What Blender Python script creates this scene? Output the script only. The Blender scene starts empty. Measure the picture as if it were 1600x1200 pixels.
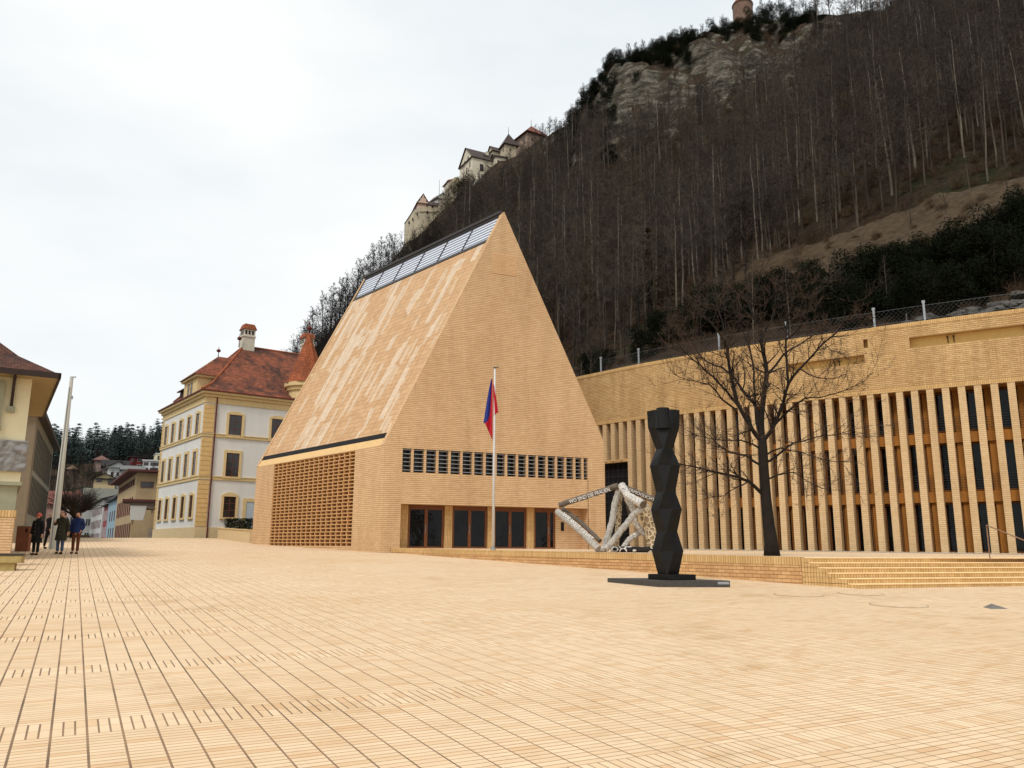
import bpy, bmesh, math, random
import numpy as np
from mathutils import Vector, Matrix, noise

# ---------------------------------------------------------------- camera
sc = bpy.context.scene
COL = sc.collection
EYE = 1.75
F = 1274.0
TH = math.atan(254 / 1274.0)
ROLL = -math.radians(0.31)
r0 = Vector((1, 0, 0)); u0 = Vector((0, -math.sin(TH), math.cos(TH))); f0 = Vector((0, math.cos(TH), math.sin(TH)))
CR = math.cos(ROLL) * r0 - math.sin(ROLL) * u0
CU = math.sin(ROLL) * r0 + math.cos(ROLL) * u0
cam_data = bpy.data.cameras.new('camera')
cam = bpy.data.objects.new('camera', cam_data)
COL.objects.link(cam)
cam_data.sensor_width = 36.0
cam_data.lens = 36.0 * F / 1600.0
cam_data.clip_start = 0.1
cam_data.clip_end = 4000
M = Matrix((CR, CU, -f0)).transposed().to_4x4()
M.translation = Vector((0, 0, EYE))
cam.matrix_world = M
sc.camera = cam

# ---------------------------------------------------------------- world, sun, exposure
SUN_AZ, SUN_EL = 205.0, 52.0
w = bpy.data.worlds.new("World"); sc.world = w; w.use_nodes = True
nt = w.node_tree; nt.nodes.clear()
wo = nt.nodes.new('ShaderNodeOutputWorld'); bg = nt.nodes.new('ShaderNodeBackground')
sky = nt.nodes.new('ShaderNodeTexSky'); sky.sky_type = 'NISHITA'; sky.sun_disc = False
sky.sun_elevation = math.radians(SUN_EL); sky.sun_rotation = math.radians(SUN_AZ)
tc = nt.nodes.new('ShaderNodeTexCoord'); mp = nt.nodes.new('ShaderNodeMapping')
mp.inputs['Scale'].default_value = (1.0, 1.0, 2.6)
nz = nt.nodes.new('ShaderNodeTexNoise'); nz.inputs['Scale'].default_value = 1.5; nz.inputs['Detail'].default_value = 5; nz.inputs['Roughness'].default_value = 0.5
rp = nt.nodes.new('ShaderNodeValToRGB')
rp.color_ramp.elements[0].position = 0.38; rp.color_ramp.elements[0].color = (8.1, 8.7, 9.0, 1)
rp.color_ramp.elements[1].position = 0.62; rp.color_ramp.elements[1].color = (10.1, 10.2, 10.1, 1)
mx = nt.nodes.new('ShaderNodeMix'); mx.data_type = 'RGBA'; mx.inputs[0].default_value = 0.93
nt.links.new(tc.outputs['Generated'], mp.inputs[0]); nt.links.new(mp.outputs[0], nz.inputs['Vector'])
nt.links.new(nz.outputs[0], rp.inputs[0])
nt.links.new(sky.outputs[0], mx.inputs[6]); nt.links.new(rp.outputs[0], mx.inputs[7])
nt.links.new(mx.outputs[2], bg.inputs[0]); bg.inputs[1].default_value = 0.1
nt.links.new(bg.outputs[0], wo.inputs[0])
sun_d = bpy.data.lights.new('sun', 'SUN'); sun = bpy.data.objects.new('sun', sun_d); COL.objects.link(sun)
sun_d.energy = 1.95; sun_d.angle = math.radians(14); sun_d.color = (1, 0.965, 0.925)
sa, se = math.radians(SUN_AZ), math.radians(SUN_EL)
sun.rotation_euler = Vector((-math.sin(sa) * math.cos(se), -math.cos(sa) * math.cos(se), -math.sin(se))).to_track_quat('-Z', 'Y').to_euler()
sc.view_settings.view_transform = 'Standard'; sc.view_settings.look = 'None'
sc.view_settings.exposure = 0.07; sc.view_settings.gamma = 1.0

# ---------------------------------------------------------------- helpers
def at(x, y, r):
    "world point seen at photo pixel x, y at horizontal distance r"
    d = f0 + CR * ((x - 800) / F) - CU * ((y - 600) / F)
    return Vector((0, 0, EYE)) + d * (r / math.hypot(d.x, d.y))
def G(x, y): return -.006 * x + .028 * y              # plaza surface
def T(x, y): return 1.47 - .00414 * (x - 8.9) + .00485 * (y - 25.6)   # terrace surface
def rgb(r, g, b):
    f = lambda c: ((c / 255 + .055) / 1.055) ** 2.4 if c > 10 else c / 255 / 12.92
    return (f(r), f(g), f(b), 1)

def tag(o, label=None, cat=None, group=None, kind=None):
    if label: o['label'] = label
    if cat: o['category'] = cat
    if group: o['group'] = group
    if kind: o['kind'] = kind
    return o
def thing(name, loc, label, cat, group=None):
    o = bpy.data.objects.new(name, None); COL.objects.link(o)
    o.location = loc; o.empty_display_size = 0.3
    return tag(o, label, cat, group)

class Fr:
    "local frame: u along an azimuth, w = u turned 90 degrees counter-clockwise, z up"
    def __init__(s, o, az=90.0, k=1):
        a = math.radians(az); s.o = Vector(o)
        s.u = Vector((math.sin(a), math.cos(a), 0)); s.w = Vector((-math.cos(a), math.sin(a), 0)) * k; s.z = Vector((0, 0, 1))
    def __call__(s, u, w, z): return s.o + s.u * u + s.w * w + s.z * z
class Fr3(Fr):
    def __init__(s, o, u, w, z): s.o = Vector(o); s.u = Vector(u); s.w = Vector(w); s.z = Vector(z)
ID = Fr((0, 0, 0), 90)

class MB:
    def __init__(s): s.v = []; s.f = []; s.m = []; s.mi = 0
    def quad(s, *ps):
        n = len(s.v); s.v += [tuple(p) for p in ps]; s.f.append(tuple(range(n, n + len(ps)))); s.m.append(s.mi); return s
    def box(s, fr, u0, u1, w0, w1, z0, z1):
        P = [fr(u, w_, z) for z in (z0, z1) for w_ in (w0, w1) for u in (u0, u1)]
        n = len(s.v); s.v += [tuple(p) for p in P]
        ax = fr.u.cross(fr.w).dot(fr.z) * (u1 - u0) * (w1 - w0) * (z1 - z0)
        for f in ((0, 2, 3, 1), (4, 5, 7, 6), (0, 1, 5, 4), (2, 6, 7, 3), (0, 4, 6, 2), (1, 3, 7, 5)):
            g = f if ax > 0 else f[::-1]
            s.f.append(tuple(n + i for i in g)); s.m.append(s.mi)
        return s
    def prism(s, low, top, cap=True):
        "low and top rings of the same length"
        n = len(s.v); k = len(low); s.v += [tuple(p) for p in low] + [tuple(p) for p in top]
        for i in range(k):
            j = (i + 1) % k; s.f.append((n + i, n + j, n + k + j, n + k + i)); s.m.append(s.mi)
        if cap:
            s.f.append(tuple(n + i for i in range(k))[::-1]); s.f.append(tuple(n + k + i for i in range(k))); s.m += [s.mi, s.mi]
        return s
    def tube(s, pts, rad, k=6, cap=True):
        pts = [Vector(p) for p in pts]; n = len(s.v); R = rad if hasattr(rad, '__len__') else [rad] * len(pts)
        ref = None
        for i, p in enumerate(pts):
            d = (pts[min(i + 1, len(pts) - 1)] - pts[max(i - 1, 0)])
            if d.length < 1e-6: d = Vector((0, 0, 1))
            d.normalize()
            if ref is None: ref = Vector((1, 0, 0)) if abs(d.x) < .8 else Vector((0, 1, 0))
            a = (ref - d * ref.dot(d)).normalized(); ref = a; b = d.cross(a)
            for j in range(k):
                t = 2 * math.pi * j / k
                s.v.append(tuple(p + (a * math.cos(t) + b * math.sin(t)) * R[i]))
        for i in range(len(pts) - 1):
            for j in range(k):
                j2 = (j + 1) % k
                s.f.append((n + i * k + j, n + i * k + j2, n + (i + 1) * k + j2, n + (i + 1) * k + j)); s.m.append(s.mi)
        if cap:
            s.f.append(tuple(n + j for j in range(k))[::-1]); s.m.append(s.mi)
            e = n + (len(pts) - 1) * k; s.f.append(tuple(e + j for j in range(k))); s.m.append(s.mi)
        return s
    def lathe(s, c, prof, k=12):
        c = Vector(c); n = len(s.v)
        for (r, z) in prof:
            for j in range(k):
                t = 2 * math.pi * j / k; s.v.append((c.x + r * math.cos(t), c.y + r * math.sin(t), c.z + z))
        for i in range(len(prof) - 1):
            for j in range(k):
                j2 = (j + 1) % k; s.f.append((n + i * k + j, n + i * k + j2, n + (i + 1) * k + j2, n + (i + 1) * k + j)); s.m.append(s.mi)
        s.f.append(tuple(n + j for j in range(k))[::-1]); s.m.append(s.mi)
        e = n + (len(prof) - 1) * k; s.f.append(tuple(e + j for j in range(k))); s.m.append(s.mi)
        return s
    def mesh(s, name, mats, off=(0, 0, 0), smooth=False, uv=True):
        me = bpy.data.meshes.new(name)
        V = np.array(s.v, dtype=float).reshape(-1, 3)
        me.from_pydata((V - np.array(off)).tolist(), [], s.f)
        for m in (mats if isinstance(mats, (list, tuple)) else [mats]): me.materials.append(m)
        if s.mi: me.polygons.foreach_set('material_index', s.m)
        if uv:
            me.update(); ul = me.uv_layers.new(name='uv')
            npoly = len(me.polygons); N = np.empty(npoly * 3); me.polygons.foreach_get('normal', N); N = N.reshape(-1, 3)
            tot = np.empty(npoly, dtype=int); me.polygons.foreach_get('loop_total', tot)
            NL = np.repeat(N, tot, axis=0); li = np.empty(len(me.loops), dtype=int); me.loops.foreach_get('vertex_index', li)
            P = V[li]; flat = np.abs(NL[:, 2]) > .93
            t = np.stack([-NL[:, 1], NL[:, 0], np.zeros(len(NL))], 1); ln = np.linalg.norm(t, axis=1); ln[ln < 1e-6] = 1; t /= ln[:, None]
            b = np.cross(NL, t)
            U = np.where(flat, P[:, 0], (P * t).sum(1)); W = np.where(flat, P[:, 1], (P * b).sum(1))
            # vertical walls: v is plain height
            vert = np.abs(NL[:, 2]) < .02; W = np.where(vert, P[:, 2], W)
            ul.data.foreach_set('uv', np.stack([U, W], 1).ravel())
        if smooth: me.polygons.foreach_set('use_smooth', [True] * len(me.polygons))
        me.update(); return me
    def build(s, name, mats, parent=None, smooth=False, origin=None, uv=True, bevel=0, fix=False):
        off = tuple(parent_world(parent)) if parent else (tuple(origin) if origin is not None else (0, 0, 0))
        me = s.mesh(name, mats, off, smooth, uv)
        if fix:
            bm = bmesh.new(); bm.from_mesh(me); bmesh.ops.recalc_face_normals(bm, faces=bm.faces); bm.to_mesh(me); bm.free()
        o = bpy.data.objects.new(name, me); COL.objects.link(o)
        if parent: o.parent = parent
        elif origin is not None: o.location = origin
        if bevel:
            b = o.modifiers.new('bevel', 'BEVEL'); b.width = bevel; b.segments = 1; b.limit_method = 'ANGLE'
        return o
def parent_world(p):
    v = Vector((0, 0, 0))
    while p is not None: v = v + p.location; p = p.parent
    return v

# ---------------------------------------------------------------- materials
class NG:
    def __init__(s, name, rough=.8, metal=0.0, spec=.3):
        s.m = bpy.data.materials.new(name); s.m.use_nodes = True; s.t = s.m.node_tree
        s.b = s.t.nodes['Principled BSDF']; s.b.inputs['Roughness'].default_value = rough; s.b.inputs['Metallic'].default_value = metal
        s.b.inputs['Specular IOR Level'].default_value = spec
    def n(s, typ, **k):
        nd = s.t.nodes.new(typ)
        for a, v in k.items(): setattr(nd, a, v)
        return nd
    def put(s, sock, v):
        if hasattr(v, 'default_value') or hasattr(v, 'is_linked'): s.t.links.new(v, sock)
        else: sock.default_value = v
    def math(s, op, a, b=0.0, c=0.0):
        nd = s.n('ShaderNodeMath', operation=op); s.put(nd.inputs[0], a); s.put(nd.inputs[1], b); s.put(nd.inputs[2], c); return nd.outputs[0]
    def coord(s, which='Object', scale=(1, 1, 1), rot=(0, 0, 0)):
        tc = s.n('ShaderNodeTexCoord'); mp = s.n('ShaderNodeMapping'); s.t.links.new(tc.outputs[which], mp.inputs[0])
        mp.inputs['Scale'].default_value = scale; mp.inputs['Rotation'].default_value = rot; return mp.outputs[0]
    def world(s, scale=(1, 1, 1)):
        g = s.n('ShaderNodeNewGeometry'); mp = s.n('ShaderNodeMapping'); s.t.links.new(g.outputs['Position'], mp.inputs[0]); mp.inputs['Scale'].default_value = scale; return mp.outputs[0]
    def noise(s, vec, scale, detail=4, rough=.55):
        nd = s.n('ShaderNodeTexNoise'); s.t.links.new(vec, nd.inputs['Vector']); nd.inputs['Scale'].default_value = scale; nd.inputs['Detail'].default_value = detail; nd.inputs['Roughness'].default_value = rough; return nd.outputs[0]
    def ramp(s, fac, *stops):
        nd = s.n('ShaderNodeValToRGB'); s.put(nd.inputs[0], fac); e = nd.color_ramp.elements
        while len(e) < len(stops): e.new(.5)
        for i, (p, c) in enumerate(stops): e[i].position = p; e[i].color = c if len(c) == 4 else tuple(c) + (1,)
        return nd.outputs[0]
    def mix(s, f, a, b, typ='MIX'):
        nd = s.n('ShaderNodeMix', data_type='RGBA', blend_type=typ); s.put(nd.inputs[0], f); s.put(nd.inputs[6], a); s.put(nd.inputs[7], b); return nd.outputs[2]
    def bump(s, h, strength=.3, dist=.02):
        nd = s.n('ShaderNodeBump'); s.put(nd.inputs['Height'], h); nd.inputs['Strength'].default_value = strength; nd.inputs['Distance'].default_value = dist
        s.t.links.new(nd.outputs[0], s.b.inputs['Normal'])
    def col(s, c): s.put(s.b.inputs['Base Color'], c); return s.m

def sc_(c, k): return (min(c[0] * k, 1), min(c[1] * k, 1), min(c[2] * k, 1), 1)
def plain(name, c, rough=.8, metal=0.0, var=.18, scale=3.0, spec=.3, bump=0.0, streak=False):
    g = NG(name, rough, metal, spec)
    v = g.world((1, 1, .25) if streak else (1, 1, 1))
    n1 = g.noise(v, scale, 6, .65)
    cc = g.ramp(n1, (.3, sc_(c, 1 - var)), (.7, sc_(c, 1 + var)))
    if bump: g.bump(g.noise(v, scale * 6, 4), bump, .02)
    return g.col(cc)
def brick(name, c1, c2, mortar, bw=.34, bh=.10, ms=.012, rough=.85, bump=.35, blot=.12, vert=.4, horiz=.8):
    g = NG(name, rough); sp = g.n('ShaderNodeSeparateXYZ'); g.t.links.new(g.coord('UV'), sp.inputs[0])
    V = g.math('DIVIDE', sp.outputs[1], bh); row = g.math('FLOOR', V); vf = g.math('FRACT', V)
    odd = g.math('MULTIPLY', g.math('FRACT', g.math('MULTIPLY', row, .5)), 1.0) if bw > bh else 0.0
    U = g.math('ADD', g.math('DIVIDE', sp.outputs[0], bw), odd); ci = g.math('FLOOR', U); uf = g.math('FRACT', U)
    jh = g.math('LESS_THAN', vf, ms * 1.5 / bh); jv = g.math('LESS_THAN', uf, ms * 1.1 / bw)
    cx = g.n('ShaderNodeCombineXYZ'); g.put(cx.inputs[0], ci); g.put(cx.inputs[1], row)
    wn = g.n('ShaderNodeTexWhiteNoise', noise_dimensions='2D'); g.t.links.new(cx.outputs[0], wn.inputs['Vector'])
    cc = g.mix(wn.outputs['Value'], c1, c2)
    n1 = g.noise(g.world((1, 1, .5)), .3, 6, .7); n2 = g.noise(g.world(), 7, 4); n3 = g.noise(g.world((1, 1, .12)), 1.3, 5, .7)
    cc = g.mix(1.0, cc, g.ramp(n1, (.3, (1 - blot * 1.2, 1 - blot * 1.5, 1 - blot * 1.8, 1)), (.62, (1, 1, 1, 1))), 'MULTIPLY')
    cc = g.mix(1.0, cc, g.ramp(n3, (.32, (1 - blot, 1 - blot * 1.1, 1 - blot * 1.2, 1)), (.55, (1, 1, 1, 1))), 'MULTIPLY')
    cc = g.mix(.4, cc, g.ramp(n2, (.3, (.82, .8, .77, 1)), (.7, (1, 1, 1, 1))), 'MULTIPLY')
    j = g.math('MAXIMUM', g.math('MULTIPLY', jh, horiz), g.math('MULTIPLY', jv, vert))
    cc = g.mix(j, cc, mortar); g.bump(g.math('SUBTRACT', 1.0, j), bump, .03)
    return g.col(cc)
TAN1, TAN2, TMOR = rgb(226, 191, 148), rgb(216, 179, 135), rgb(118, 86, 58)
M_brick = brick('tan_brick', TAN1, TAN2, TMOR, bh=.115, ms=.017, vert=.3, horiz=.75)
M_brick_long = brick('tan_brick_weathered', rgb(218, 184, 132), rgb(200, 164, 112), rgb(100, 72, 44), bh=.115, ms=.018, blot=.22, vert=.45)
M_soldier = brick('soldier_brick', rgb(220, 184, 128), rgb(204, 166, 110), rgb(92, 66, 40), bw=.10, bh=.30, ms=.012, vert=.85, horiz=.3)
M_pillar = brick('pillar_brick', rgb(218, 190, 148), rgb(210, 180, 136), rgb(120, 90, 60), bh=.115, ms=.015, vert=.15, horiz=.6)
M_ledge = plain('smooth_tan_ledge', rgb(218, 182, 128), var=.08)
M_plaster = plain('ochre_plaster', rgb(214, 180, 112), var=.08)
M_wood = plain('ochre_wood', rgb(164, 108, 44), var=.3, scale=2, streak=True)
M_doorwood = plain('door_wood', rgb(112, 66, 34), var=.2, scale=2, rough=.5)
M_black = plain('dark_gap', rgb(22, 20, 19), var=.1)
M_darkmetal = plain('dark_metal', rgb(58, 54, 52), rough=.5, var=.1)
M_greymetal = plain('grey_metal', rgb(150, 156, 160), rough=.45, metal=.3, var=.1)
def glassy(name, c, rough=.06, spec=.9):
    g = NG(name, rough, 0, spec); g.b.inputs['Coat Weight'].default_value = .0; g.b.inputs['Coat Roughness'].default_value = .03
    n1 = g.noise(g.world(), 1.2, 3); g.bump(g.noise(g.world(), .8, 3), .25, .08); n5 = g.noise(g.world((1, 1, .6)), .7, 5, .7); return g.col(g.mix(g.ramp(n5, (.52, (0, 0, 0, 1)), (.72, (.6, .6, .6, 1))), g.ramp(n1, (.3, sc_(c, .7)), (.7, sc_(c, 1.3))), sc_(c, 5.0)))  # n5 patches imitate window reflections, painted into the glass colour
M_glass = glassy('dark_window_glass', rgb(13, 15, 15), .06, .2)
M_glass_dim = glassy('dim_window_glass', rgb(30, 26, 24), .25, .4)
def roof_mat():
    g = NG('sloping_brick_roof', .85); v = g.coord('UV')
    b = g.n('ShaderNodeTexBrick'); g.t.links.new(v, b.inputs['Vector'])
    for k, x in (('Scale', 1.0), ('Brick Width', .9), ('Row Height', .36), ('Mortar Size', .012), ('Bias', 0.0)): b.inputs[k].default_value = x
    b.inputs['Color1'].default_value = rgb(208, 170, 128); b.inputs['Color2'].default_value = rgb(198, 158, 116); b.inputs['Mortar'].default_value = rgb(150, 118, 86)
    # long pale weathering streaks with square ends running down the slope
    s0 = g.n('ShaderNodeSeparateXYZ'); g.t.links.new(v, s0.inputs[0])
    st = None
    for (cw_, ch_, th_, wgt, sd0) in ((.42, 2.6, .885, .5, 0.0), (.62, 5.2, .865, .66, 31.0), (.3, 1.3, .93, .4, 77.0)):
        col_ = g.math('FLOOR', g.math('DIVIDE', g.math('ADD', s0.outputs[0], sd0), cw_))
        w0 = g.n('ShaderNodeTexWhiteNoise', noise_dimensions='1D'); g.put(w0.inputs['W'], col_)
        rw = g.math('FLOOR', g.math('ADD', g.math('DIVIDE', s0.outputs[1], ch_), g.math('MULTIPLY', w0.outputs['Value'], 7.0)))
        c3 = g.n('ShaderNodeCombineXYZ'); g.put(c3.inputs[0], col_); g.put(c3.inputs[1], rw)
        w1 = g.n('ShaderNodeTexWhiteNoise', noise_dimensions='2D'); g.t.links.new(c3.outputs[0], w1.inputs['Vector'])
        big = g.noise(v, .16, 2)
        on = g.math('MULTIPLY', g.math('GREATER_THAN', g.math('ADD', g.math('MULTIPLY', w1.outputs['Value'], .72), g.math('MULTIPLY', big, .56)), th_), wgt)
        st = on if st is None else g.math('MAXIMUM', st, on)
    nb = g.noise(g.world((1, 1, 1)), 3.0, 5, .7)
    st = g.math('MULTIPLY', st, g.ramp(nb, (.25, (.55, .55, .55, 1)), (.6, (1, 1, 1, 1))))
    cc = g.mix(st, b.outputs['Color'], rgb(224, 210, 188))
    n2 = g.noise(v, 2.2, 6, .7); cc = g.mix(.8, cc, g.ramp(n2, (.3, (.8, .78, .76, 1)), (.65, (1, 1, 1, 1))), 'MULTIPLY')
    # fine lines down the slope
    sx = g.n('ShaderNodeSeparateXYZ'); g.t.links.new(v, sx.inputs[0])
    fr = g.math('FRACT', g.math('MULTIPLY', sx.outputs[0], .77)); ln = g.math('LESS_THAN', fr, .035)
    cc = g.mix(g.math('MULTIPLY', ln, .55), cc, rgb(120, 92, 66))
    g.bump(g.math('SUBTRACT', 1.0, b.outputs['Fac']), .3, .03)
    return g.col(cc)
M_roofbrick = roof_mat()
def tile_mat(name, c1, c2, dark, dk=.5, sz=(.22, .16)):
    g = NG(name, .9); v = g.coord('UV')
    b = g.n('ShaderNodeTexBrick'); g.t.links.new(v, b.inputs['Vector'])
    for k, x in (('Scale', 1.0), ('Brick Width', sz[0]), ('Row Height', sz[1]), ('Mortar Size', .02), ('Bias', 0.0)): b.inputs[k].default_value = x
    b.inputs['Color1'].default_value = c1; b.inputs['Color2'].default_value = c2; b.inputs['Mortar'].default_value = sc_(c1, .35)
    n = g.noise(g.world((1, 1, .5)), .45, 6, .7)
    cc = g.mix(g.math('MULTIPLY', g.ramp(n, (.45, (0, 0, 0, 1)), (.58, (1, 1, 1, 1))), dk), b.outputs['Color'], dark)
    g.bump(g.math('SUBTRACT', 1.0, b.outputs['Fac']), .5, .04); return g.col(cc)
M_tile = tile_mat('orange_clay_tile', rgb(150, 86, 60), rgb(114, 66, 48), rgb(58, 42, 36), .9, (.35, .26))
M_tile_dark = tile_mat('brown_clay_tile', rgb(112, 70, 54), rgb(80, 50, 42), rgb(44, 36, 32), .7)
M_tile_bright = tile_mat('bright_orange_tile', rgb(178, 98, 58), rgb(148, 78, 48), rgb(92, 54, 38), .5, (.3, .26))
M_slate = tile_mat('grey_slate', rgb(66, 62, 62), rgb(52, 50, 50), rgb(34, 32, 32), .4)
M_white = plain('white_plaster', rgb(212, 209, 202), var=.06, scale=.8, streak=True)
M_cream = plain('cream_trim', rgb(208, 182, 132), var=.1)
M_creamwall = plain('cream_plaster', rgb(222, 212, 176), var=.05, scale=.8)
M_stone = plain('grey_green_stone', rgb(150, 148, 124), var=.1, scale=2)

def paving():
    g = NG('brick_paving', .8, 0, .25); geo = g.n('ShaderNodeNewGeometry'); sp = g.n('ShaderNodeSeparateXYZ'); g.t.links.new(geo.outputs['Position'], sp.inputs[0])
    a = math.radians(-27.8); X, Y = sp.outputs[0], sp.outputs[1]
    v = g.math('ADD', g.math('MULTIPLY', X, math.sin(a)), g.math('MULTIPLY', Y, math.cos(a)))
    u = g.math('ADD', g.math('MULTIPLY', X, math.cos(a)), g.math('MULTIPLY', Y, -math.sin(a)))
    W, C, P = .2645, .0883, 3.02
    uu = g.math('DIVIDE', g.math('ADD', u, 50.0), W)
    uf = g.math('FRACT', uu); uid = g.math('FLOOR', uu)
    vv = g.math('ADD', v, 302 - 7.9355)                    # soldier bands every 3.02 m
    vq = g.math('DIVIDE', vv, P); vp = g.math('MULTIPLY', g.math('FRACT', vq), P)
    insol = g.math('LESS_THAN', vp, .529)
    cc_ = g.math('DIVIDE', g.math('SUBTRACT', vp, .529), .08896)
    cf = g.math('FRACT', cc_); cid = g.math('ADD', g.math('FLOOR', cc_), g.math('MULTIPLY', g.math('FLOOR', vq), 40.0))
    # distances to joints (in metres)
    def edge(fr, size): return g.math('MULTIPLY', g.math('SUBTRACT', .5, g.math('ABSOLUTE', g.math('SUBTRACT', fr, .5))), size)
    e_u = edge(uf, W)
    u3 = g.math('FRACT', g.math('MULTIPLY', uu, 3.0)); e_u3 = edge(u3, C)
    e_c = edge(cf, C)
    v2 = g.math('FRACT', g.math('DIVIDE', vp, .2645)); e_v2 = edge(v2, .2645)
    # joint strength: wide and dark on the left, thin on the right
    left = g.n('ShaderNodeMapRange'); g.put(left.inputs[0], u); left.inputs[1].default_value = -1.5; left.inputs[2].default_value = 5.5; left.inputs[3].default_value = 1.0; left.inputs[4].default_value = 0.0
    L = left.outputs[0]
    nj = g.noise(g.world(), .9, 3)
    wj = g.math('ADD', .0048, g.math('MULTIPLY', L, .0062))
    ju = g.math('LESS_THAN', e_u, wj)
    j3 = g.math('MULTIPLY', g.math('LESS_THAN', e_u3, g.math('ADD', .0044, g.math('MULTIPLY', L, .0045))), insol)
    jc = g.math('MULTIPLY', g.math('LESS_THAN', e_c, g.math('ADD', .0058, g.math('MULTIPLY', g.math('SUBTRACT', nj, .5), .01))), g.math('SUBTRACT', 1.0, insol))
    jv = g.math('MULTIPLY', g.math('LESS_THAN', e_v2, .0036), insol)
    thin = g.math('MAXIMUM', jc, jv); big = g.math('MAXIMUM', ju, j3)
    # brick tint
    tid = g.n('ShaderNodeCombineXYZ'); g.put(tid.inputs[0], g.mixf(insol, uid, g.math('FLOOR', g.math('MULTIPLY', uu, 3.0)))); g.put(tid.inputs[1], g.mixf(insol, cid, g.math('FLOOR', g.math('DIVIDE', vp, .2645))))
    wn = g.n('ShaderNodeTexWhiteNoise', noise_dimensions='2D'); g.t.links.new(tid.outputs[0], wn.inputs['Vector'])
    base = g.ramp(wn.outputs['Value'], (0.0, rgb(216, 180, 140)), (.1, rgb(222, 192, 155)), (.6, rgb(226, 199, 164)), (1.0, rgb(230, 205, 171)))
    n1 = g.noise(g.world(), .12, 5, .6); base = g.mix(1.0, base, g.ramp(n1, (.3, (.93, .88, .81, 1)), (.6, (1, 1, 1, 1))), 'MULTIPLY')
    n2 = g.noise(g.world(), 1.7, 6, .7); base = g.mix(.5, base, g.ramp(n2, (.3, (.86, .84, .8, 1)), (.6, (1, 1, 1, 1))), 'MULTIPLY')
    c = g.mix(g.math('MULTIPLY', thin, .8), base, rgb(140, 98, 62))
    jd = g.ramp(nj, (.35, rgb(72, 56, 46)), (.62, rgb(138, 108, 80)))
    c = g.mix(g.math('MULTIPLY', big, .9), c, jd)
    n4 = g.noise(g.world(), .55, 7, .78); c = g.mix(1.0, c, g.ramp(n4, (.34, (.86, .81, .74, 1)), (.46, (1, 1, 1, 1))), 'MULTIPLY')
    h = g.math('SUBTRACT', 1.0, g.math('MAXIMUM', thin, big)); g.bump(h, .35, .008)
    return g.col(c)
def mixf(s, f, a, b):
    nd = s.n('ShaderNodeMix', data_type='FLOAT'); s.put(nd.inputs[0], f); s.put(nd.inputs[2], a); s.put(nd.inputs[3], b); return nd.outputs[0]
NG.mixf = mixf
M_paving = paving()

def terrain_mat():
    g = NG('hillside', .95, 0, .1); v = g.world()
    geo = g.n('ShaderNodeNewGeometry'); sp = g.n('ShaderNodeSeparateXYZ'); g.t.links.new(geo.outputs['True Normal'], sp.inputs[0])
    n1 = g.noise(v, .07, 7, .7); n2 = g.noise(v, .5, 7, .75); n3 = g.noise(v, .03, 3)
    leaf = g.ramp(n2, (.3, rgb(38, 31, 26)), (.5, rgb(66, 53, 42)), (.72, rgb(98, 78, 60)))
    moss = g.ramp(n2, (.3, rgb(30, 32, 20)), (.7, rgb(66, 62, 40)))
    c = g.mix(g.ramp(n1, (.48, (0, 0, 0, 1)), (.62, (1, 1, 1, 1))), leaf, moss)
    # rock on the steep faces
    vr = g.world((.5, .5, 1.6)); w1 = g.noise(vr, .35, 9, .75); vo = g.n('ShaderNodeTexVoronoi', feature='DISTANCE_TO_EDGE'); g.t.links.new(vr, vo.inputs['Vector']); vo.inputs['Scale'].default_value = .55
    rock = g.ramp(w1, (.36, rgb(46, 43, 38)), (.5, rgb(106, 100, 88)), (.68, rgb(166, 158, 140)))
    rock = g.mix(g.math('MULTIPLY', g.math('LESS_THAN', g.math('ADD', vo.outputs['Distance'], g.math('MULTIPLY', n2, .12)), .085), .55), rock, rgb(44, 40, 34)); strat = g.noise(g.world((.25, .25, 3.0)), .6, 6, .7); rock = g.mix(.75, rock, g.ramp(strat, (.36, (.4, .38, .35, 1)), (.55, (1, 1, 1, 1))), 'MULTIPLY')
    steep = g.math('SUBTRACT', g.math('MULTIPLY', g.math('SUBTRACT', .60, sp.outputs[2]), 7.0), g.math('MULTIPLY', g.math('SUBTRACT', n2, .5), 3.0))
    fac = g.ramp(steep, (.4, (0, 0, 0, 1)), (.7, (1, 1, 1, 1)))
    c = g.mix(fac, c, rock)
    g.bump(g.math('ADD', n2, g.math('MULTIPLY', w1, 1.0)), 1.0, 1.2)
    return g.col(c)
M_terrain = terrain_mat()
def bark_mat(name, cs, sc=1.2):
    g = NG(name, .95, 0, .05); oi = g.n('ShaderNodeObjectInfo'); n = g.noise(g.world((1, 1, .3)), sc, 6, .7)
    c = g.ramp(oi.outputs['Random'], *[(i / (len(cs) - 1), c) for i, c in enumerate(cs)])
    return g.col(g.mix(1.0, c, g.ramp(n, (.3, (.45, .45, .45, 1)), (.7, (1.25, 1.25, 1.25, 1))), 'MULTIPLY'))
M_bark = bark_mat('pale_bark', [rgb(52, 45, 40), rgb(66, 58, 50), rgb(72, 63, 55), rgb(98, 89, 77), rgb(128, 119, 105)])
M_twig = bark_mat('brown_twigs', [rgb(78, 70, 64), rgb(90, 80, 70), rgb(73, 68, 64)], .4)
M_twig2 = bark_mat('grey_twigs', [rgb(46, 41, 38), rgb(56, 51, 47)], .4)
M_barkdark = plain('dark_bark', rgb(38, 33, 29), spec=.1, var=.3, scale=4, bump=.4)
M_needle = plain('dark_needles', rgb(27, 31, 20), var=.5, scale=.7, spec=.03, rough=1)
M_needle_y = plain('olive_needles', rgb(74, 70, 28), var=.4, scale=.7)
M_needle_far = plain('haze_tinted_needles', rgb(94, 108, 104), var=.4, scale=.1, spec=.03, rough=1)  # distance haze is put into this pale bluish needle colour
M_brush = plain('dry_brush', rgb(86, 69, 53), var=.35, scale=.3, spec=.05)

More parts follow.
